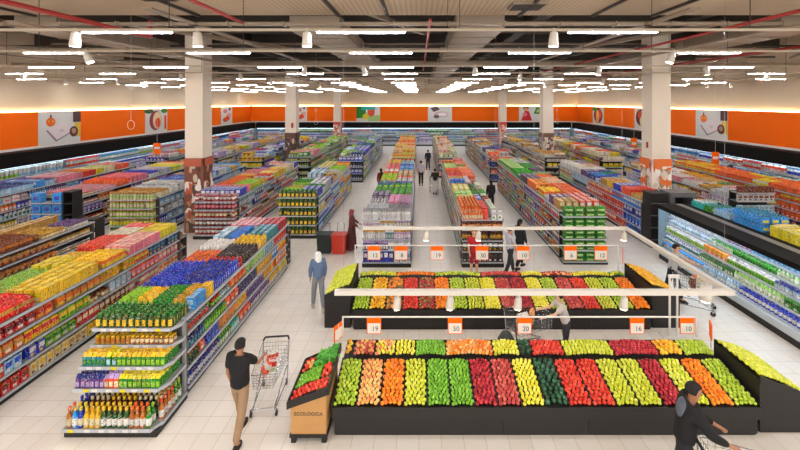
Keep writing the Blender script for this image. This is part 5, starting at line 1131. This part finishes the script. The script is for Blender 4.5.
person('shopper in pale grey top walking right of the black box bay', (fx(510,13.2), 13.2, 0), -1.3, 1.62, '#b7b8c0', '#2d2e34', sleeve='short', stride=.18, hair='#241c1a')
person('shopper in black clothes with dark hair beside the pale grey shopper', (fx(521,13.6), 13.75, 0), -1.0, 1.7, '#202127', '#1d1e24', sleeve='long', stride=.2, longhair=True, female=True)
person('woman with long dark hair and dark clothes left of the green pack run', (fx(491,20.6), 20.6, 0), .1, 1.7, '#241c1c', '#2a2022', hair='#231712', sleeve='long', longhair=True, stride=.08, female=True)
person('man in light grey shirt and black trousers pushing a cart by the right side chiller', (fx(672,11.5), 11.5, 0), -2.4, 1.68, '#b4b4b4', '#17181c', sleeve='short', stride=.22, lean=.1, arms=((.9,.5),(.9,.5)))
person('shopper bending over the cart between the two fruit stands', (3.35, 9.0, 0), PI/2, 1.45, '#c9bfb8', '#3c3a3e', sk='c', sleeve='short', stride=.05, lean=.18, arms=((.9,.4),(.8,.6)))

# ================================================================== EMIT PRODUCTS
print('placements', len(PL))
OCC_V, OCC_F = [], []
def occ(x0, x1, y0, y1, z0, z1):
    o = len(OCC_V); OCC_V.extend([(x0,y0,z0),(x1,y0,z0),(x1,y1,z0),(x0,y1,z0),(x0,y0,z1),(x1,y0,z1),(x1,y1,z1),(x0,y1,z1)])
    for f in [(0,3,2,1),(4,5,6,7),(0,1,5,4),(1,2,6,5),(2,3,7,6),(3,0,4,7)]: OCC_F.append(tuple(i+o for i in f))
for b in BODIES: occ(*b)
for p in PL:
    _, _, x, y, z, rz, (w, d, h), _, _ = p
    c, s_ = abs(math.cos(rz)), abs(math.sin(rz)); ex, ey = (w*c+d*s_)*.36, (w*s_+d*c)*.36
    occ(x-ex, x+ex, y-ey, y+ey, z+.002, z+h*.8)
bvh = BVHTree.FromPolygons(OCC_V, OCC_F)
CAM = Vector((0, 0, CH))
def proj(x, y, z): return PX+F*x/y, PY+F*(CH-z)/y
def visible(p):
    _, _, x, y, z, rz, (w, d, h), _, _ = p
    n = 0
    for dx, dy, zz in ((0,0,h*.83),(0,-.5*d,h*.6),(.3*w,0,h*.83),(-.3*w,0,h*.83),(math.sin(rz)*d*.5, -math.cos(rz)*d*.5, h*.5)):
        T = Vector((x+dx, y+dy, z+zz)); v = T-CAM; L = v.length
        hit = bvh.ray_cast(CAM, v/L, L-.025-(w*.5 if zz < h*.7 else .0))
        if hit[0] is None: return True
    return False
bykind = {}
for i, p in enumerate(PL):
    x, y = p[2], p[3]
    if y < 1: continue
    u, v = proj(x, y, p[4]+p[6][2]/2)
    if -6 < u < 806 and -5 < v < 456: bykind.setdefault(p[0], []).append((p[6][2]*p[6][0]/(y*y), i))
    else: bykind.setdefault(p[0], []).append((-1, i))
VM = {}
def variant(key, lod=1):
    k = (key, lod)
    if k not in VM:
        if key[0] == 'F': VM[k] = fruit_mesh(key[1], key[2], lod)
        else: VM[k] = shape(key[0], key[1], key[2], key[3], key[4:7], key[7])
    return VM[k]
MESH = {}
def vmesh(key):
    if key not in MESH: MESH[key] = variant(key).mesh(key[1] if key[0] == 'F' else key[0], M['fruit'] if key[0] == 'F' else M['pack'])
    return MESH[key]
CAPM = {}
nind = 0
def merge(name, idxs, m, label, cat):
    V, Lp, Ls, Lt, Cc, S = [], [], [], [], [], []; vo = 0; lo = 0
    cache = {}
    for i in idxs:
        p = PL[i]; lod = 0; kk = p[1]
        if kk not in cache:
            b = variant(kk, 0 if kk[0] == 'F' else 1)
            cache[kk] = (np.array(b.v, dtype=np.float32), np.concatenate([np.array(f) for f in b.f]), np.array([len(f) for f in b.f]), np.array([(*c[:3], 1) for c in b.c], dtype=np.float32), np.array(b.sm))
        v, lp, lt, cc, sm = cache[kk]; c, s_ = math.cos(p[5]), math.sin(p[5])
        Rm = np.array([[c,-s_,0],[s_,c,0],[0,0,1]], dtype=np.float32)
        V.append(v @ Rm.T+np.array(p[2:5], dtype=np.float32)); Lp.append(lp+vo); Lt.append(lt); Cc.append(cc); S.append(sm); vo += len(v)
    V = np.concatenate(V); Lp = np.concatenate(Lp).astype(np.int32); Lt = np.concatenate(Lt).astype(np.int32); Cc = np.concatenate(Cc); S = np.concatenate(S)
    me = bpy.data.meshes.new(name); me.vertices.add(len(V)); me.vertices.foreach_set('co', V.ravel())
    me.loops.add(len(Lp)); me.loops.foreach_set('vertex_index', Lp); me.polygons.add(len(Lt))
    me.polygons.foreach_set('loop_start', np.concatenate([[0], np.cumsum(Lt)[:-1]]).astype(np.int32)); me.polygons.foreach_set('loop_total', Lt)
    a = me.attributes.new('Col', 'FLOAT_COLOR', 'FACE'); a.data.foreach_set('color', Cc.ravel().astype(np.float32)); me.polygons.foreach_set('use_smooth', S)
    me.update(calc_edges=True); me.validate(); me.materials.append(m)
    o = bpy.data.objects.new(name, me); COL.objects.link(o); tag(o, label, cat, kind='stuff'); return o
for kind, lst in bykind.items():
    lst.sort(key=lambda t: -t[0]); cap = 300; picked = []; rest = []
    for s_, i in lst:
        if s_ > 0 and len(picked) < cap and not PL[i][8] and visible(PL[i]): picked.append(i)
        else: rest.append(i)
    isf = PL[lst[0][1]][1][0] == 'F'
    for i in picked:
        p = PL[i]; o = bpy.data.objects.new(kind, vmesh(p[1])); COL.objects.link(o)
        o.location = p[2:5]; o.rotation_euler = (0, 0, p[5]); nind += 1
        tag(o, p[7], CATS.get(kind, 'fruit'), p[7].replace(' with ', ' items with ', 1) if ' with ' in p[7] else p[7]+' group')
        if kind == 'wine_bottle' and p[3] < 7.75:
            ck = p[1][3]
            if ck not in CAPM: CAPM[ck] = MB().lathe([(.024,.29),(.0245,.345),(.02,.348)], 10, cols=[C[ck]]*3).mesh('cap', M['pack'])
            c = bpy.data.objects.new('cap', CAPM[ck]); COL.objects.link(c); c.parent = o
    nk = kind.replace('_', ' ')
    if rest: merge('assorted_'+kind, rest, M['fruit'] if isf else M['pack'], f'all the other {nk} stock farther away on the shelves' if not isf else f'all the other {nk} pieces heaped in the stands', CATS.get(kind, 'fruit'))
    print(kind, len(picked), len(rest))
print('individuals', nind)
print('LONG', {o['label'] for o in bpy.data.objects if o.get('label') and (len(o['label'].split()) > 16 or len(o['label'].split()) < 4)})

# ================================================================== LIGHT, CAMERA
w_ = bpy.data.worlds.new('hall'); SC.world = w_; w_.use_nodes = True
w_.node_tree.nodes['Background'].inputs[0].default_value = (*hx('#fdf8f4'), 1); w_.node_tree.nodes['Background'].inputs[1].default_value = .9
cam = bpy.data.cameras.new('camera'); co = bpy.data.objects.new('camera', cam); COL.objects.link(co)
co.location = (0, 0, CH); co.rotation_euler = (PI/2, 0, 0); cam.sensor_width = 36; cam.lens = 36*F/800
cam.shift_x = -(PX-400)/800; cam.shift_y = -(225-PY)/800; cam.clip_end = 200
SC.camera = co
SC.view_settings.view_transform = 'Standard'; SC.view_settings.look = 'None'; SC.view_settings.gamma = 1; SC.view_settings.use_curve_mapping = False
SC.view_settings.exposure = 1.38
SC.cycles.use_denoising = True; SC.cycles.max_bounces = 6; SC.cycles.diffuse_bounces = 3; SC.cycles.glossy_bounces = 2; SC.cycles.sample_clamp_indirect = 4
